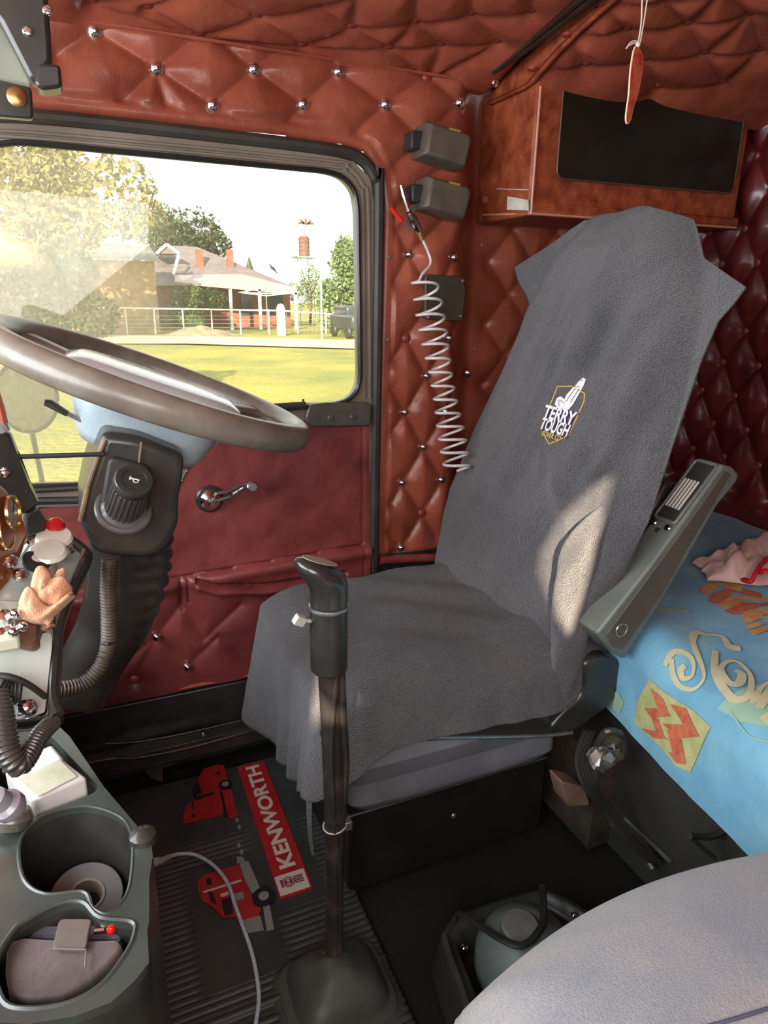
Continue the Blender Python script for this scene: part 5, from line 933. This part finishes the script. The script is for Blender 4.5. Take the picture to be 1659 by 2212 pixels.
def hubring(rx, ry, h, sh=0.0): return [WC+wn_*h+e1*(sh+np.sign(math.cos(a))*abs(math.cos(a))**0.6*rx)+e2*np.sign(math.sin(a))*abs(math.sin(a))**0.6*ry for a in np.linspace(0, 2*PI, 48, endpoint=False)]
mb = MB(); mb.rings([hubring(.085, .080, -.100, .0), hubring(.094, .088, -.085, .0), hubring(.112, .10, -.035), hubring(.112, .095, -.015)]); mb.build('hub_skirt', HB, SW, ang=60)
mb = MB(); mb.rings([hubring(.120, .085, -.020), hubring(.130, .092, -.012), hubring(.128, .090, .004), hubring(.110, .072, .013), hubring(.02, .01, .015)]); mb.build('horn_pad', mat('pad_vinyl_sheen', (0.62, 0.70, 0.74), (0.72, 0.78, 0.80), rough=0.22, nscale=10, bump=0.3, bscale=300, bdist=0.0005, coat=1.0), SW, ang=60)  # bluish base brightened to imitate sky reflected on the pad
CO = thing('steering_column', 'black steering column shroud with a ribbed brake knob and rubber boot', 'steering column', at(280, 1100, 1.0))
yc = 0.955; sh = [(222, 935), (300, 945), (400, 985), (396, 1040), (388, 1075), (386, 1140), (362, 1185), (325, 1208), (240, 1206), (205, 1196), (168, 1130), (184, 1050), (205, 990)]
mb = MB(); F0 = roundpoly([at(x, y, yc) for x, y in sh], 0.012, 4); cf = F0.mean(0); B0_ = [p+np.array([0.0, 0.13, 0.02]) for p in F0]; mb.rings([B0_, F0]); SHR = mb.build('shroud', PLASTW, CO, bevel=0.012, seg=4)
mb = MB(); mb.ext(roundpoly([at(x, y, yc-0.012) for x, y in [(235, 985), (330, 1010), (322, 1130), (218, 1120), (215, 1105)]], 0.012, 5), (0, 0.014, 0)); mb.build('knob_recess', RUBBER, SHR, bevel=0.004)
mb = MB(); mb.tube([at(174, 1125, yc), at(190, 1050, yc-.002), at(212, 985, yc-.002), at(226, 950, yc)], 0.0035, seg=8); mb.tube([at(306, 955, yc-.002), at(300, 1000, yc-.004)], 0.0016, seg=6); mb.build('shroud_lit_edge_seam', mat('tan_lead_lit_edge', (0.28, 0.17, 0.09), (0.14, 0.10, 0.06), rough=0.5, nscale=30), SHR)  # tan line on the left paints the shroud's lit face
k0, k1 = at(268, 1098, yc-0.012), at(290, 1036, yc-0.070); kl = np.linalg.norm(k1-k0); ka = norm(k1-k0)
mb = MB(); mb.tube([k0-ka*0.004+0.033*(math.cos(a)*norm(np.cross(ka, [0, 0, 1]))+math.sin(a)*norm(np.cross(ka, np.cross(ka, [0, 0, 1])))) for a in np.linspace(0, 2*PI, 36, endpoint=False)], 0.005, seg=10, closed=True)
mb.lathe([(0.032, -0.012), (0.030, 0.0), (0.026, 0.004)], k0, ka, seg=32); mb.build('knob_bezel', mat('bezel_grey', (0.09, 0.085, 0.085), (0.14, 0.135, 0.13), rough=0.35, nscale=20, coat=0.3), SHR)
u = norm(np.cross(ka, [0, 0, 1])); w = np.cross(ka, u); a = np.linspace(0, 2*PI, 144, endpoint=False); rk = 0.0235+0.0012*np.sign(np.sin(a*22))
KR = [k0+ka*h+np.outer(rk*s_, [1, 1, 1])*0+np.outer(rk*s_*np.cos(a), u)+np.outer(rk*s_*np.sin(a), w) for h, s_ in ((0, 1.03), (kl*0.8, 0.97), (kl*0.82, 0.9))]
mb = MB(); mb.rings(KR); KB = mb.build('brake_knob', mat('knob_grey', (0.06, 0.055, 0.05), (0.09, 0.082, 0.075), rough=0.35, nscale=10), SHR, ang=30)
mb = MB(); mb.lathe([(0.0225, kl*0.80), (0.0245, kl*0.84), (0.0245, kl*0.97), (0.0225, kl), (0.016, kl), (0.0155, kl-0.0012), (0.001, kl-0.001)], k0, ka, seg=36); mb.build('knob_cap', PLAST, KB, ang=40)
mb = MB(); ct = k0+ka*(kl+0.0005); eu = norm(CR-(CR@ka)*ka); ev = np.cross(ka, eu); ev = ev if ev[2] > 0 else -ev
def kp(x, y): return ct+eu*x*0.001+ev*y*0.001
mb.ext([kp(-6, 3.6), kp(-6, -3.0), kp(-3.6, -0.8), kp(1, -0.6), kp(5, -0.4), kp(7.5, 1.0), kp(1, 1.0), kp(-3.6, 1.2)], ka*0.0006)
mb.tube([kp(2.2+3.2*math.cos(q), -1.4+2.6*math.sin(q)) for q in np.linspace(0, 2*PI, 18, endpoint=False)], 0.0007, seg=5, closed=True); mb.build('horn_symbol', MW, KB)
# lower boot of the column
C = smooth([at(286, 1130, 1.02), at(280, 1200, 1.025), at(270, 1275, 1.03), at(245, 1350, 1.04), at(200, 1430, 1.04), at(165, 1510, 1.04)], 60); n_ = len(C); t_ = np.linspace(0, 1, n_); rad = np.interp(t_, [0, .25, .5, .75, 1], [.060, .060, .056, .050, .045]); pleat = 0.0045*np.sin(t_*2*PI*13)*np.exp(-((t_-0.3)/0.22)**2)
R = []; T = np.gradient(C, axis=0)
for i in range(n_):
    t = norm(T[i]); u = norm(np.cross(t, [0, 1, 0])); w = np.cross(t, u); a = np.linspace(0, 2*PI, 40, endpoint=False); side = np.clip(np.cos(a)*(-1 if u[0] > 0 else 1)*-1, 0, 1); R.append(C[i]+np.outer((rad[i]+pleat[i]*side)*np.cos(a)*1.0, u)+np.outer((rad[i]+pleat[i]*side)*np.sin(a)*0.8, w))
mb = MB(); mb.rings(R); mb.build('column_boot', mat('boot_black', (0.020, 0.017, 0.014), (0.055, 0.042, 0.03), rough=0.35, nscale=12, bump=0.15, coat=0.25, lo=0.45, hi=0.8), CO, ang=60)
def ribhose(name, pts, r, pitch, amp, m, parent, n=None, seg=14):
    C = smooth(pts, 60); L = np.concatenate([[0], np.cumsum(np.linalg.norm(np.diff(C, axis=0), axis=1))]); N = int(L[-1]/pitch*7); s = np.linspace(0, L[-1], N); P = np.stack([np.interp(s, L, C[:, k]) for k in range(3)], 1)
    r = np.interp(s/L[-1], np.linspace(0, 1, len(r)), r) if np.ndim(r) else r; mb = MB(); mb.tube(P, r+amp*np.sin(s/pitch*2*PI), seg=seg); return mb.build(name, m, parent, ang=80)
ribhose('corrugated_conduit', [at(238, 1205, .93), at(234, 1270, .93), at(236, 1340, .93), at(233, 1400, .93), at(212, 1448, .92), at(175, 1480, .91), at(125, 1490, .90)], 0.0105, 0.0048, 0.0011, mat('conduit', (0.05, 0.036, 0.026), (0.12, 0.085, 0.06), rough=0.38, nscale=30, coat=0.2), CO)
mb = MB(); mb.tube([at(218, 1389, .925), at(233, 1392, .917), at(250, 1386, .925)], 0.002, seg=5); mb.build('cable_tie', RUBBER, CO)
mb = MB(); mb.tube(smooth([at(182, 1185, .93), at(168, 1225, .92), at(162, 1245, .92), at(158, 1275, .91)], 14), 0.0028, seg=6); mb.build('tan_lead', MATS['tan_lead_lit_edge'], CO)
# indicator stalk + rod
IS = thing('indicator_stalk', 'black indicator stalk reaching left under the steering wheel', 'stalk', at(200, 915, 1.0))
mb = MB(); mb.tube([at(96, 869, 1.02), at(108, 872, 1.02), at(146, 894, 1.02)], [0.0062, 0.0085, 0.0062], seg=12, flat=0.7); mb.build('grip', PLAST, IS)
mb = MB(); mb.tube([at(140, 890, 1.02), at(172, 906, 1.02), at(226, 938, 1.02)], 0.0034, seg=8); mb.build('stalk_rod', STEEL, IS)
mb = MB(); mb.tube([at(186, 902, 1.04), at(210, 912, 1.04)], [0.006, 0.009], seg=10); mb.build('stalk_socket', PLAST, IS)
mb = MB(); mb.tube([at(-40, 989, .93), at(0, 988, .93), at(224, 981, .95)], 0.0032, seg=8); tag(mb.build('support_rod', RUBBER), 'thin black rod running from the dash to the column', 'rod')
# ============================================================ DASH
DS = thing('dashboard', 'dashboard edge with gold rimmed gauges, switch plates and black padding', 'dashboard', (-0.25, 0.85, FLOOR))
def slab(pts, depth, m, name, bevel=0.004, off=(0, 0, 0)):
    P3 = np.array([at(x, y, Y) for x, y, Y in pts]); nr = norm(np.cross(P3[1]-P3[0], P3[2]-P3[0])); 
    if nr@P3.mean(0) < 0: nr = -nr
    mb = MB(); mb.ext(P3, nr*depth); return mb.build(name, m, DS, bevel=bevel), -nr
s_, sn = slab([(-30, 925, .93), (22, 937, .93), (40, 990, .93), (65, 1050, .92), (84, 1092, .92), (52, 1115, .90), (20, 1080, .90), (-30, 1040, .90)], 0.02, PLASTW, 'pillar_trim')
slab([(52, 1115, .90), (84, 1092, .92), (108, 1132, .92), (100, 1146, .90), (58, 1160, .88)], 0.02, CONSOLE, 'lower_trim')
for q in [(8, 1021), (46, 1062)]: screw(at(*q, .915), sn, DS, r=0.007)
screw(at(9, 1024, .91), sn, DS, r=0.005)
mb = MB(); mb.tube([at(-20, 905, .90), at(5, 920, .90), at(12, 932, .90)], 0.006, seg=8); mb.tube([at(-10, 850, .90), at(0, 880, .90), at(8, 915, .90)], 0.005, seg=8, mi=1); mb.build('edge_bracket', [STEEL, LEATHER], DS)
gpn, gn = slab([(-40, 1035, .80), (20, 1085, .84), (50, 1135, .88), (60, 1160, .88), (50, 1195, .86), (20, 1260, .82), (-40, 1330, .78)], 0.02, mat('wood_grain', (0.22, 0.06, 0.02), (0.40, 0.14, 0.05), rough=0.28, nscale=20, coat=0.6, detail=8), 'gauge_panel')
GOLD = mat('gold_bezel', (0.85, 0.62, 0.25), rough=0.2, metal=1.0); GF = mat('gauge_glass', (0.45, 0.50, 0.46), (0.3, 0.33, 0.3), rough=0.12, nscale=30, coat=0.6)
for cx_, cy_ in ((24, 1107), (10, 1152)):
    c = at(cx_, cy_, .835); gn2 = norm(np.array([0.92, -0.22, 0.05])); mb = MB(); mb.lathe([(0.0200, 0.0), (0.0205, 0.002), (0.0198, 0.004), (0.0182, 0.004), (0.0178, 0.001)], c, gn2, seg=28, cap=False); G = mb.build('gauge_bezel', GOLD, DS)
    mb = MB(); mb.lathe([(0.0182, 0.0005), (0.001, 0.0012)], c, gn2, seg=24); mb.build('gauge_face', GF, G); mb = MB(); mb.tube([c+gn2*0.002, c+gn2*0.002+np.array([0.003, 0.002, 0.014])], 0.0006, seg=4); mb.build('needle', RUBBER, G)
p1, n1 = slab([(62, 1170, .93), (105, 1140, .95), (172, 1180, .95), (182, 1202, .93), (150, 1270, .86), (122, 1345, .80), (60, 1330, .79), (-30, 1325, .78), (-30, 1300, .78)], 0.02, ALU, 'switch_plate')
p2, n2 = slab([(-40, 1322, .78), (60, 1330, .79), (118, 1343, .80), (112, 1400, .76), (100, 1540, .71), (60, 1556, .70), (-40, 1560, .69)], 0.02, ALU, 'lower_switch_plate')
mb = MB(); mb.tube(smooth([at(108, 1136, .955), at(180, 1190, .94), at(184, 1215, .92), at(152, 1285, .86), at(126, 1350, .80), at(116, 1430, .755), at(112, 1500, .73), at(125, 1545, .71)], 50), np.interp(np.linspace(0, 1, 50), [0, .4, .7, 1], [.004, .006, .010, .012])[:50] if False else 0.0075, seg=10); mb.build('edge_padding', PLASTW, DS)
mb = MB(); mb.ext([at(x, y, Y) for x, y, Y in [(112, 1350, .80), (128, 1345, .81), (122, 1500, .74), (130, 1560, .72), (60, 1575, .70), (-40, 1580, .69), (-40, 1560, .69), (100, 1545, .71)]], (0.0, 0.04, -0.03)); mb.build('black_edge', PLASTW, DS, bevel=0.006)
# knobs on the plates
def knob(px, py, Y, name, prof, mats, ax=(0.35, -0.35, 0.87), parent=None):
    c = at(px, py, Y); mb = MB()
    for pr_, mi in prof: mb.lathe(pr_, c, ax, seg=22, mi=mi)
    return mb.build(name, mats, parent or DS, ang=40)
PW = mat('pearl_white', (0.80, 0.80, 0.70), rough=0.22, coat=0.6); REDP2 = mat('red_knob', (0.55, 0.01, 0.012), rough=0.25, coat=0.6); PINK = mat('pink_stem', (0.62, 0.42, 0.33), rough=0.35)
knob(118, 1148, .92, 'red_knob', [([(0.006, -.02), (0.006, 0), (0.011, 0.004), (0.0115, 0.016), (0.007, 0.022), (0.001, 0.023)], 0)], [REDP2], ax=(0.2, -0.6, 0.7))
knob(117, 1172, .90, 'white_knob', [([(0.009, -.02), (0.009, 0.004)], 1), ([(0.020, 0.004), (0.0225, 0.008), (0.020, 0.012), (0.001, 0.014)], 0)], [PW, REDP2], ax=(0.1, -0.35, 0.92))
knob(104, 1206, .87, 'white_knob', [([(0.009, -.02), (0.009, 0.006)], 1), ([(0.019, 0.006), (0.0225, 0.010), (0.019, 0.014), (0.001, 0.016)], 0)], [PW, PINK], ax=(0.1, -0.35, 0.92))
knob(78, 1216, .855, 'black_rimmed_button', [([(0.015, -0.002), (0.016, 0.006), (0.012, 0.008)], 1), ([(0.0125, 0.007), (0.001, 0.009)], 0)], [PW, RUBBER])
for q in [(74, 1168, .90), (148, 1184, .92), (44, 1242, .83), (20, 1212, .83)]: knob(*q, 'chrome_button', [([(0.009, -0.002), (0.009, 0.003), (0.005, 0.007), (0.001, 0.008)], 0)], [CHROME])
for q in [(12, 1332, .775), (28, 1360, .765), (8, 1372, .76)]:
    c = at(*q); mb = MB(); mb.lathe([(0.008, -0.004), (0.008, 0.004), (0.004, 0.006)], c, (0.2, -0.5, 0.8), seg=6); mb.tube([c, c+np.array([0.012, -0.018, 0.010])], [0.003, 0.0048], seg=10); mb.ball(c+np.array([0.012, -0.018, 0.010]), 0.0055, seg=10); mb.build('toggle_switch', CHROME, DS)
mb = MB(); mb.box(at(5, 1385, .755), (0.018, 0.012, 0.008)); mb.build('rocker_switch', mat('rocker', (0.5, 0.5, 0.38), rough=0.4), DS, bevel=0.003)
knob(58, 1531, .69, 'dome_bolt', [([(0.010, -0.002), (0.010, 0.002), (0.0075, 0.008), (0.003, 0.0105), (0.0004, 0.011)], 0)], [CHROME], ax=(0.2, -0.6, 0.7))
mb = MB(); mb.tube(smooth([at(-30, 1458, .70), at(20, 1462, .695), at(60, 1478, .70), at(98, 1505, .71)], 16), 0.0035, seg=8); mb.build('black_lead', RUBBER, DS)
ribhose('hose_stub', [at(-10, 1480, .70), at(15, 1492, .70), at(48, 1492, .70)], 0.013, 0.004, 0.0012, RUBBER, DS)
mb = MB(); mb.box((-0.42, 0.95, -0.80), (0.20, 0.50, 0.30)); mb.build('dash_body', PLAST, DS, bevel=0.02)
# leather pack, cloth
LPK = thing('leather_pouch', 'small brown leather pouch below the peach cloth on the dash', 'pouch', at(70, 1390, .78))
mb = MB(); mb.ext([at(x, y, Y) for x, y, Y in [(45, 1340, .775), (95, 1352, .785), (96, 1400, .765), (88, 1412, .76), (48, 1405, .755)]], (-0.006, -0.014, 0.012)); mb.build('pouch_body', mat('brown_leather', (0.10, 0.05, 0.035), (0.20, 0.11, 0.075), rough=0.4, nscale=30, coat=0.2), LPK, bevel=0.004)
screw(at(100, 1358, .765), (0.2, -0.6, 0.7), LPK, r=0.006)
PC = thing('cleaning_cloth', 'peach coloured cloth folded like a flower on the switch panel', 'cloth', at(105, 1330, .80))
PCM = mat('peach_cloth', (0.72, 0.34, 0.17), (0.85, 0.48, 0.28), rough=0.95, nscale=20, bump=1.0, bscale=500, bdist=0.002, sheen=0.4)
mb = MB(); cc = at(105, 1312, .775); ex_, ez_ = norm(CR), norm(-CD); ey_ = norm(CF)
def cp3(px, py, d=0.0): return at(px, py, 0.775)+ey_*d
def petal(pts_o, pts_i, bulge, seed):
    O1 = smooth([cp3(*p) for p in pts_o], 24); I1 = smooth([cp3(*p) for p in pts_i], 24); n = min(len(O1), len(I1)); G = []
    for t in np.linspace(0, 1, 14):
        row = O1[:n]*(1-t)+I1[:n]*t-ey_*bulge*math.sin(t*PI)+ey_*0.0025*fnoise(np.linspace(0, 1, n), t, 14, seed)[:, None]; G.append(row)
    mb.grid(np.array(G))
petal([(56, 1300, .02), (55, 1250, .018), (72, 1226, .015), (95, 1238, .012), (102, 1256, .010)], [(92, 1320, 0), (92, 1310, 0), (92, 1300, 0), (95, 1290, 0), (100, 1280, 0)], 0.012, 1)
petal([(92, 1262, .022), (105, 1240, .02), (119, 1230, .02), (121, 1245, .02), (120, 1262, .018)], [(92, 1300, 0.01), (96, 1300, .01), (102, 1300, .01), (108, 1300, .01), (114, 1300, .01)], 0.003, 2)
petal([(84, 1266, .004), (112, 1250, .006), (136, 1250, .006), (147, 1272, .008), (145, 1290, .006)], [(88, 1300, -.004), (100, 1305, -.004), (110, 1305, -.004), (118, 1305, -.002), (124, 1308, 0)], 0.010, 3)
petal([(57, 1272, -.002), (75, 1268, -.008), (92, 1285, -.012), (118, 1308, -.012), (162, 1278, -.004)], [(58, 1322, 0), (72, 1342, -.004), (92, 1345, -.006), (112, 1338, -.006), (166, 1286, -.002)], 0.014, 4)
petal([(46, 1308, .004), (58, 1298, -.002), (80, 1308, -.008), (105, 1322, -.010), (122, 1335, -.006)], [(46, 1322, .006), (60, 1345, .002), (85, 1348, 0), (105, 1346, 0), (121, 1352, 0)], 0.012, 5)
mb.build('folded_cloth', PCM, PC, ang=80, solid=0.003)
# ============================================================ CONSOLE
CS = thing('centre_console', 'black plastic centre console with cup holder and storage pockets', 'console', (-0.08, 0.6, FLOOR))
cz0 = -0.52
def C2(pts): return [tuple(atz(x, y, cz0)[:2]) for x, y in pts]
outer = C2([(-160, 1540), (60, 1552), (118, 1560), (150, 1590), (225, 1700), (300, 1788), (326, 1812), (330, 1850), (322, 1900), (322, 1990), (318, 2010), (322, 2080), (290, 2120), (240, 2165), (160, 2196), (60, 2212), (-60, 2205), (-160, 2180)])
hbox = [tuple(q[:2]) for q in roundpoly([np.array(p) for p in C2([(-20, 1640), (40, 1610), (110, 1590), (212, 1698), (205, 1712), (60, 1770), (20, 1770)])], 0.006, 4)]
hcup = [tuple(q) for q in smooth([np.array(p) for p in C2([(40, 1850), (52, 1800), (110, 1755), (190, 1741), (262, 1765), (285, 1810), (285, 1880), (272, 1935), (235, 1972), (200, 1960), (180, 1925), (100, 1930), (55, 1905)])], 70, closed=True)]
hpoc = [tuple(q) for q in smooth([np.array(p) for p in C2([(28, 2010), (60, 1985), (130, 1950), (180, 1948), (215, 1980), (285, 1990), (290, 2020), (268, 2065), (220, 2125), (150, 2165), (60, 2178), (5, 2160), (-10, 2080)])], 70, closed=True)]
V_, F_ = plate(outer, [hbox, hcup, hpoc], 0.010, lambda x, y, z: (x, y, cz0-0.005+z)); mb = MB(); mb.add(V_, F_); mb.build('top_plate', CONSOLE, CS, bevel=0.003, seg=3)
def pit(poly, depth, taper, name, m, z0=cz0-0.004, th=0):
    P2 = np.array(poly); c = P2.mean(0); R = []
    for k in np.linspace(0, 1, 7): R.append(np.concatenate([c+(P2-c)*(1.012-(1-taper)*k), np.full((len(P2), 1), z0-depth*k)], 1))
    R.append(np.concatenate([c+(P2-c)*0.02, np.full((len(P2), 1), z0-depth)], 1)); mb = MB(); mb.grid(np.array(R), cv=True); return mb.build(name, m, CS, ang=50)
pit(hbox, 0.045, 0.97, 'tray_pocket', PLAST); pit(hcup, 0.085, 0.80, 'cup_holder', PLAST); pit(hpoc, 0.09, 0.86, 'rear_pocket', PLAST)
O2 = np.array(outer); c = O2.mean(0); mb = MB(); Rr = [np.concatenate([c+(O2-c)*k, np.full((len(O2), 1), z)], 1) for k, z in ((1.0, cz0-0.008), (1.006, cz0-0.02), (0.985, -0.70), (0.95, -1.115))]; mb.grid(np.array(Rr), cv=True); mb.build('side_wall', PLASTW, CS, ang=50)
mb = MB(); mb.tube([np.array([*p, cz0-0.001]) for p in hpoc], 0.0025, seg=6, closed=True); mb.tube([np.array([*p, cz0-0.001]) for p in hcup], 0.0020, seg=6, closed=True); mb.build('pocket_lip', CONSOLE, CS)
mb = MB(); mb.lathe([(0.013, -0.004), (0.013, 0.006), (0.006, 0.012), (0.001, 0.013)], atz(309, 1812, cz0+0.001), (0, 0, 1), seg=16); mb.build('corner_post', PLASTW, CS)
# white box in tray
WB = thing('plastic_box', 'white plastic box with a yellowed label in the console tray', 'box', (*atz(120, 1690, -0.54)[:2], -0.56))
zt_ = -0.505; q = [(-10, 1660), (40, 1640), (112, 1606), (138, 1632), (190, 1680), (66, 1738), (58, 1740)]; q = [(8, 1662), (40, 1640), (112, 1606), (136, 1634), (138, 1640), (188, 1678), (66, 1728)]
A = [atz(x, y, zt_) for x, y in q]; mb = MB(); mb.ext(A, (0, 0, -0.038)); mb.build('case', mat('milky_plastic', (0.62, 0.60, 0.58), (0.70, 0.68, 0.66), rough=0.35, nscale=10, coat=0.3), WB, bevel=0.004, seg=3)
mb = MB(); mb.ext([atz(x, y, zt_+0.001) for x, y in [(42, 1684), (128, 1642), (166, 1678), (82, 1722)]], (0, 0, 0.0008)); mb.build('label', mat('yellowed_label', (0.48, 0.44, 0.26), (0.62, 0.60, 0.50), rough=0.5, nscale=30), WB)
# corrugated U hose
UH = thing('corrugated_hose', 'black corrugated hose bent in a u over the white box', 'hose', at(35, 1655, .66))
ribhose('hose_body', [at(-8, 1500, .69), at(2, 1560, .665), at(14, 1620, .645), at(38, 1652, .64), at(62, 1628, .655), at(84, 1590, .68), at(112, 1562, .71)], [0.0125, 0.0125, 0.0125, 0.011, 0.0095, 0.009, 0.0085], 0.0045, 0.0012, mat('hose_black', (0.045, 0.038, 0.034), (0.085, 0.072, 0.062), rough=0.3, nscale=20, coat=0.4), UH)
# silver knob thing at the left edge
mb = MB(); c = at(0, 1730, .585); mb.lathe([(0.012, -0.02), (0.014, -0.016), (0.014, -0.008), (0.010, -0.004), (0.010, 0.008), (0.006, 0.012), (0.001, 0.013)], c, (-0.4, -0.3, 0.8), seg=18); tag(mb.build('socket_plug', mat('plug_grey', (0.30, 0.29, 0.33), rough=0.3, coat=0.4)), 'grey accessory plug at the left edge beside the white box', 'plug')
mb = MB(); c = atz(28, 1765, -0.505); mb.lathe([(0.012, -0.01), (0.015, 0), (0.012, 0.008), (0.001, 0.010)], c, (0.2, 0.2, 0.9), seg=20, sx=1.3); tag(mb.build('key_fob', mat('fob_brown', (0.10, 0.085, 0.07), rough=0.25, coat=0.5)), 'glossy brown oval fob on the console below the white box', 'fob')
# tape roll
TR = thing('tape_roll', 'roll of grey tape standing in the cup holder', 'tape', atz(195, 1920, -0.59)); ct = atz(186, 1945, -0.590); ta = norm([0.15, -0.30, 0.9])
mb = MB(); mb.lathe([(0.015, -0.010), (0.034, -0.010), (0.035, -0.008), (0.035, 0.008), (0.034, 0.010), (0.017, 0.010), (0.015, 0.009), (0.015, -0.010)], ct, ta, seg=40, cap=False); mb.build('tape', mat('tape_grey', (0.13, 0.13, 0.135), (0.18, 0.18, 0.185), rough=0.4, nscale=10), TR, ang=40)
mb = MB(); mb.lathe([(0.0145, -0.0105), (0.0172, -0.0105), (0.0172, 0.011), (0.0145, 0.011), (0.0145, -0.0105)], ct, ta, seg=32, cap=False); mb.build('core', mat('card_core', (0.30, 0.25, 0.19), rough=0.7), TR, ang=40)
# wallet
WA = thing('wallet', 'brown suede wallet with a strap tab in the rear console pocket', 'wallet', atz(150, 2070, -0.58))
WAM = mat('brown_suede', (0.045, 0.028, 0.027), (0.10, 0.067, 0.06), rough=0.7, nscale=14, bump=0.5, bscale=150, sheen=0.3)
def waf(pts, z, d, name, m=WAM, bevel=0.003):
    mb = MB(); mb.ext(roundpoly([atz(x, y, z) for x, y in pts], 0.005, 4), d); return mb.build(name, m, WA, bevel=bevel, seg=3)
waf([(14, 2045), (22, 2032), (50, 2022), (150, 2030), (255, 2028), (266, 2045), (250, 2068), (205, 2112), (140, 2148), (60, 2160), (20, 2150), (10, 2100)], -0.530, (0, 0.0, -0.02), 'front_flap', bevel=0.006)
waf([(34, 2010), (48, 1990), (120, 1985), (270, 1982), (288, 1992), (284, 2020), (258, 2040), (50, 2032)], -0.545, (0, 0, -0.015), 'back_cover')
for k in range(3): waf([(40, 2020-k*8), (130, 2016-k*8), (250, 2016-k*8), (262, 2026-k*8), (256, 2036-k*8), (40, 2034-k*8)], -0.541+k*0.0015, (0, 0, -0.0012), 'leaf', mat('wallet_lining', (0.10, 0.09, 0.11), (0.16, 0.145, 0.17), rough=0.5, nscale=20), bevel=0)
waf([(128, 1984), (200, 1984), (192, 2010), (186, 2050), (112, 2048), (118, 2025)], -0.5245, (0, 0, -0.004), 'strap', mat('strap_taupe', (0.11, 0.085, 0.075), (0.15, 0.12, 0.105), rough=0.6, nscale=20))
mb = MB(); mb.tube([atz(112, 2049, -.5235), atz(186, 2051, -.5235)], 0.0008, seg=5); mb.tube([atz(186, 2051, -.524), atz(184, 2090, -.527)], 0.0008, seg=5); mb.build('stitching', MATS['strap_taupe'], WA)
mb = MB(); mb.tube([atz(205, 2012, -.534), atz(226, 2010, -.534)], 0.0030, seg=8); mb.build('pen_clip', CHROME, WA)
mb = MB(); mb.ball(atz(241, 2007, -.532), 0.0045, seg=10); mb.build('red_bead', REDP2, WA)
# front bulkhead under the windscreen (outside the frame, shades the footwell)
mb = MB(); mb.box((-0.78, 0.5, -0.68), (0.02, 1.1, 0.44)); BHD = mb.build('wall_front', PLAST); struct(BHD, 'front bulkhead of the cab below the windscreen', 'wall')
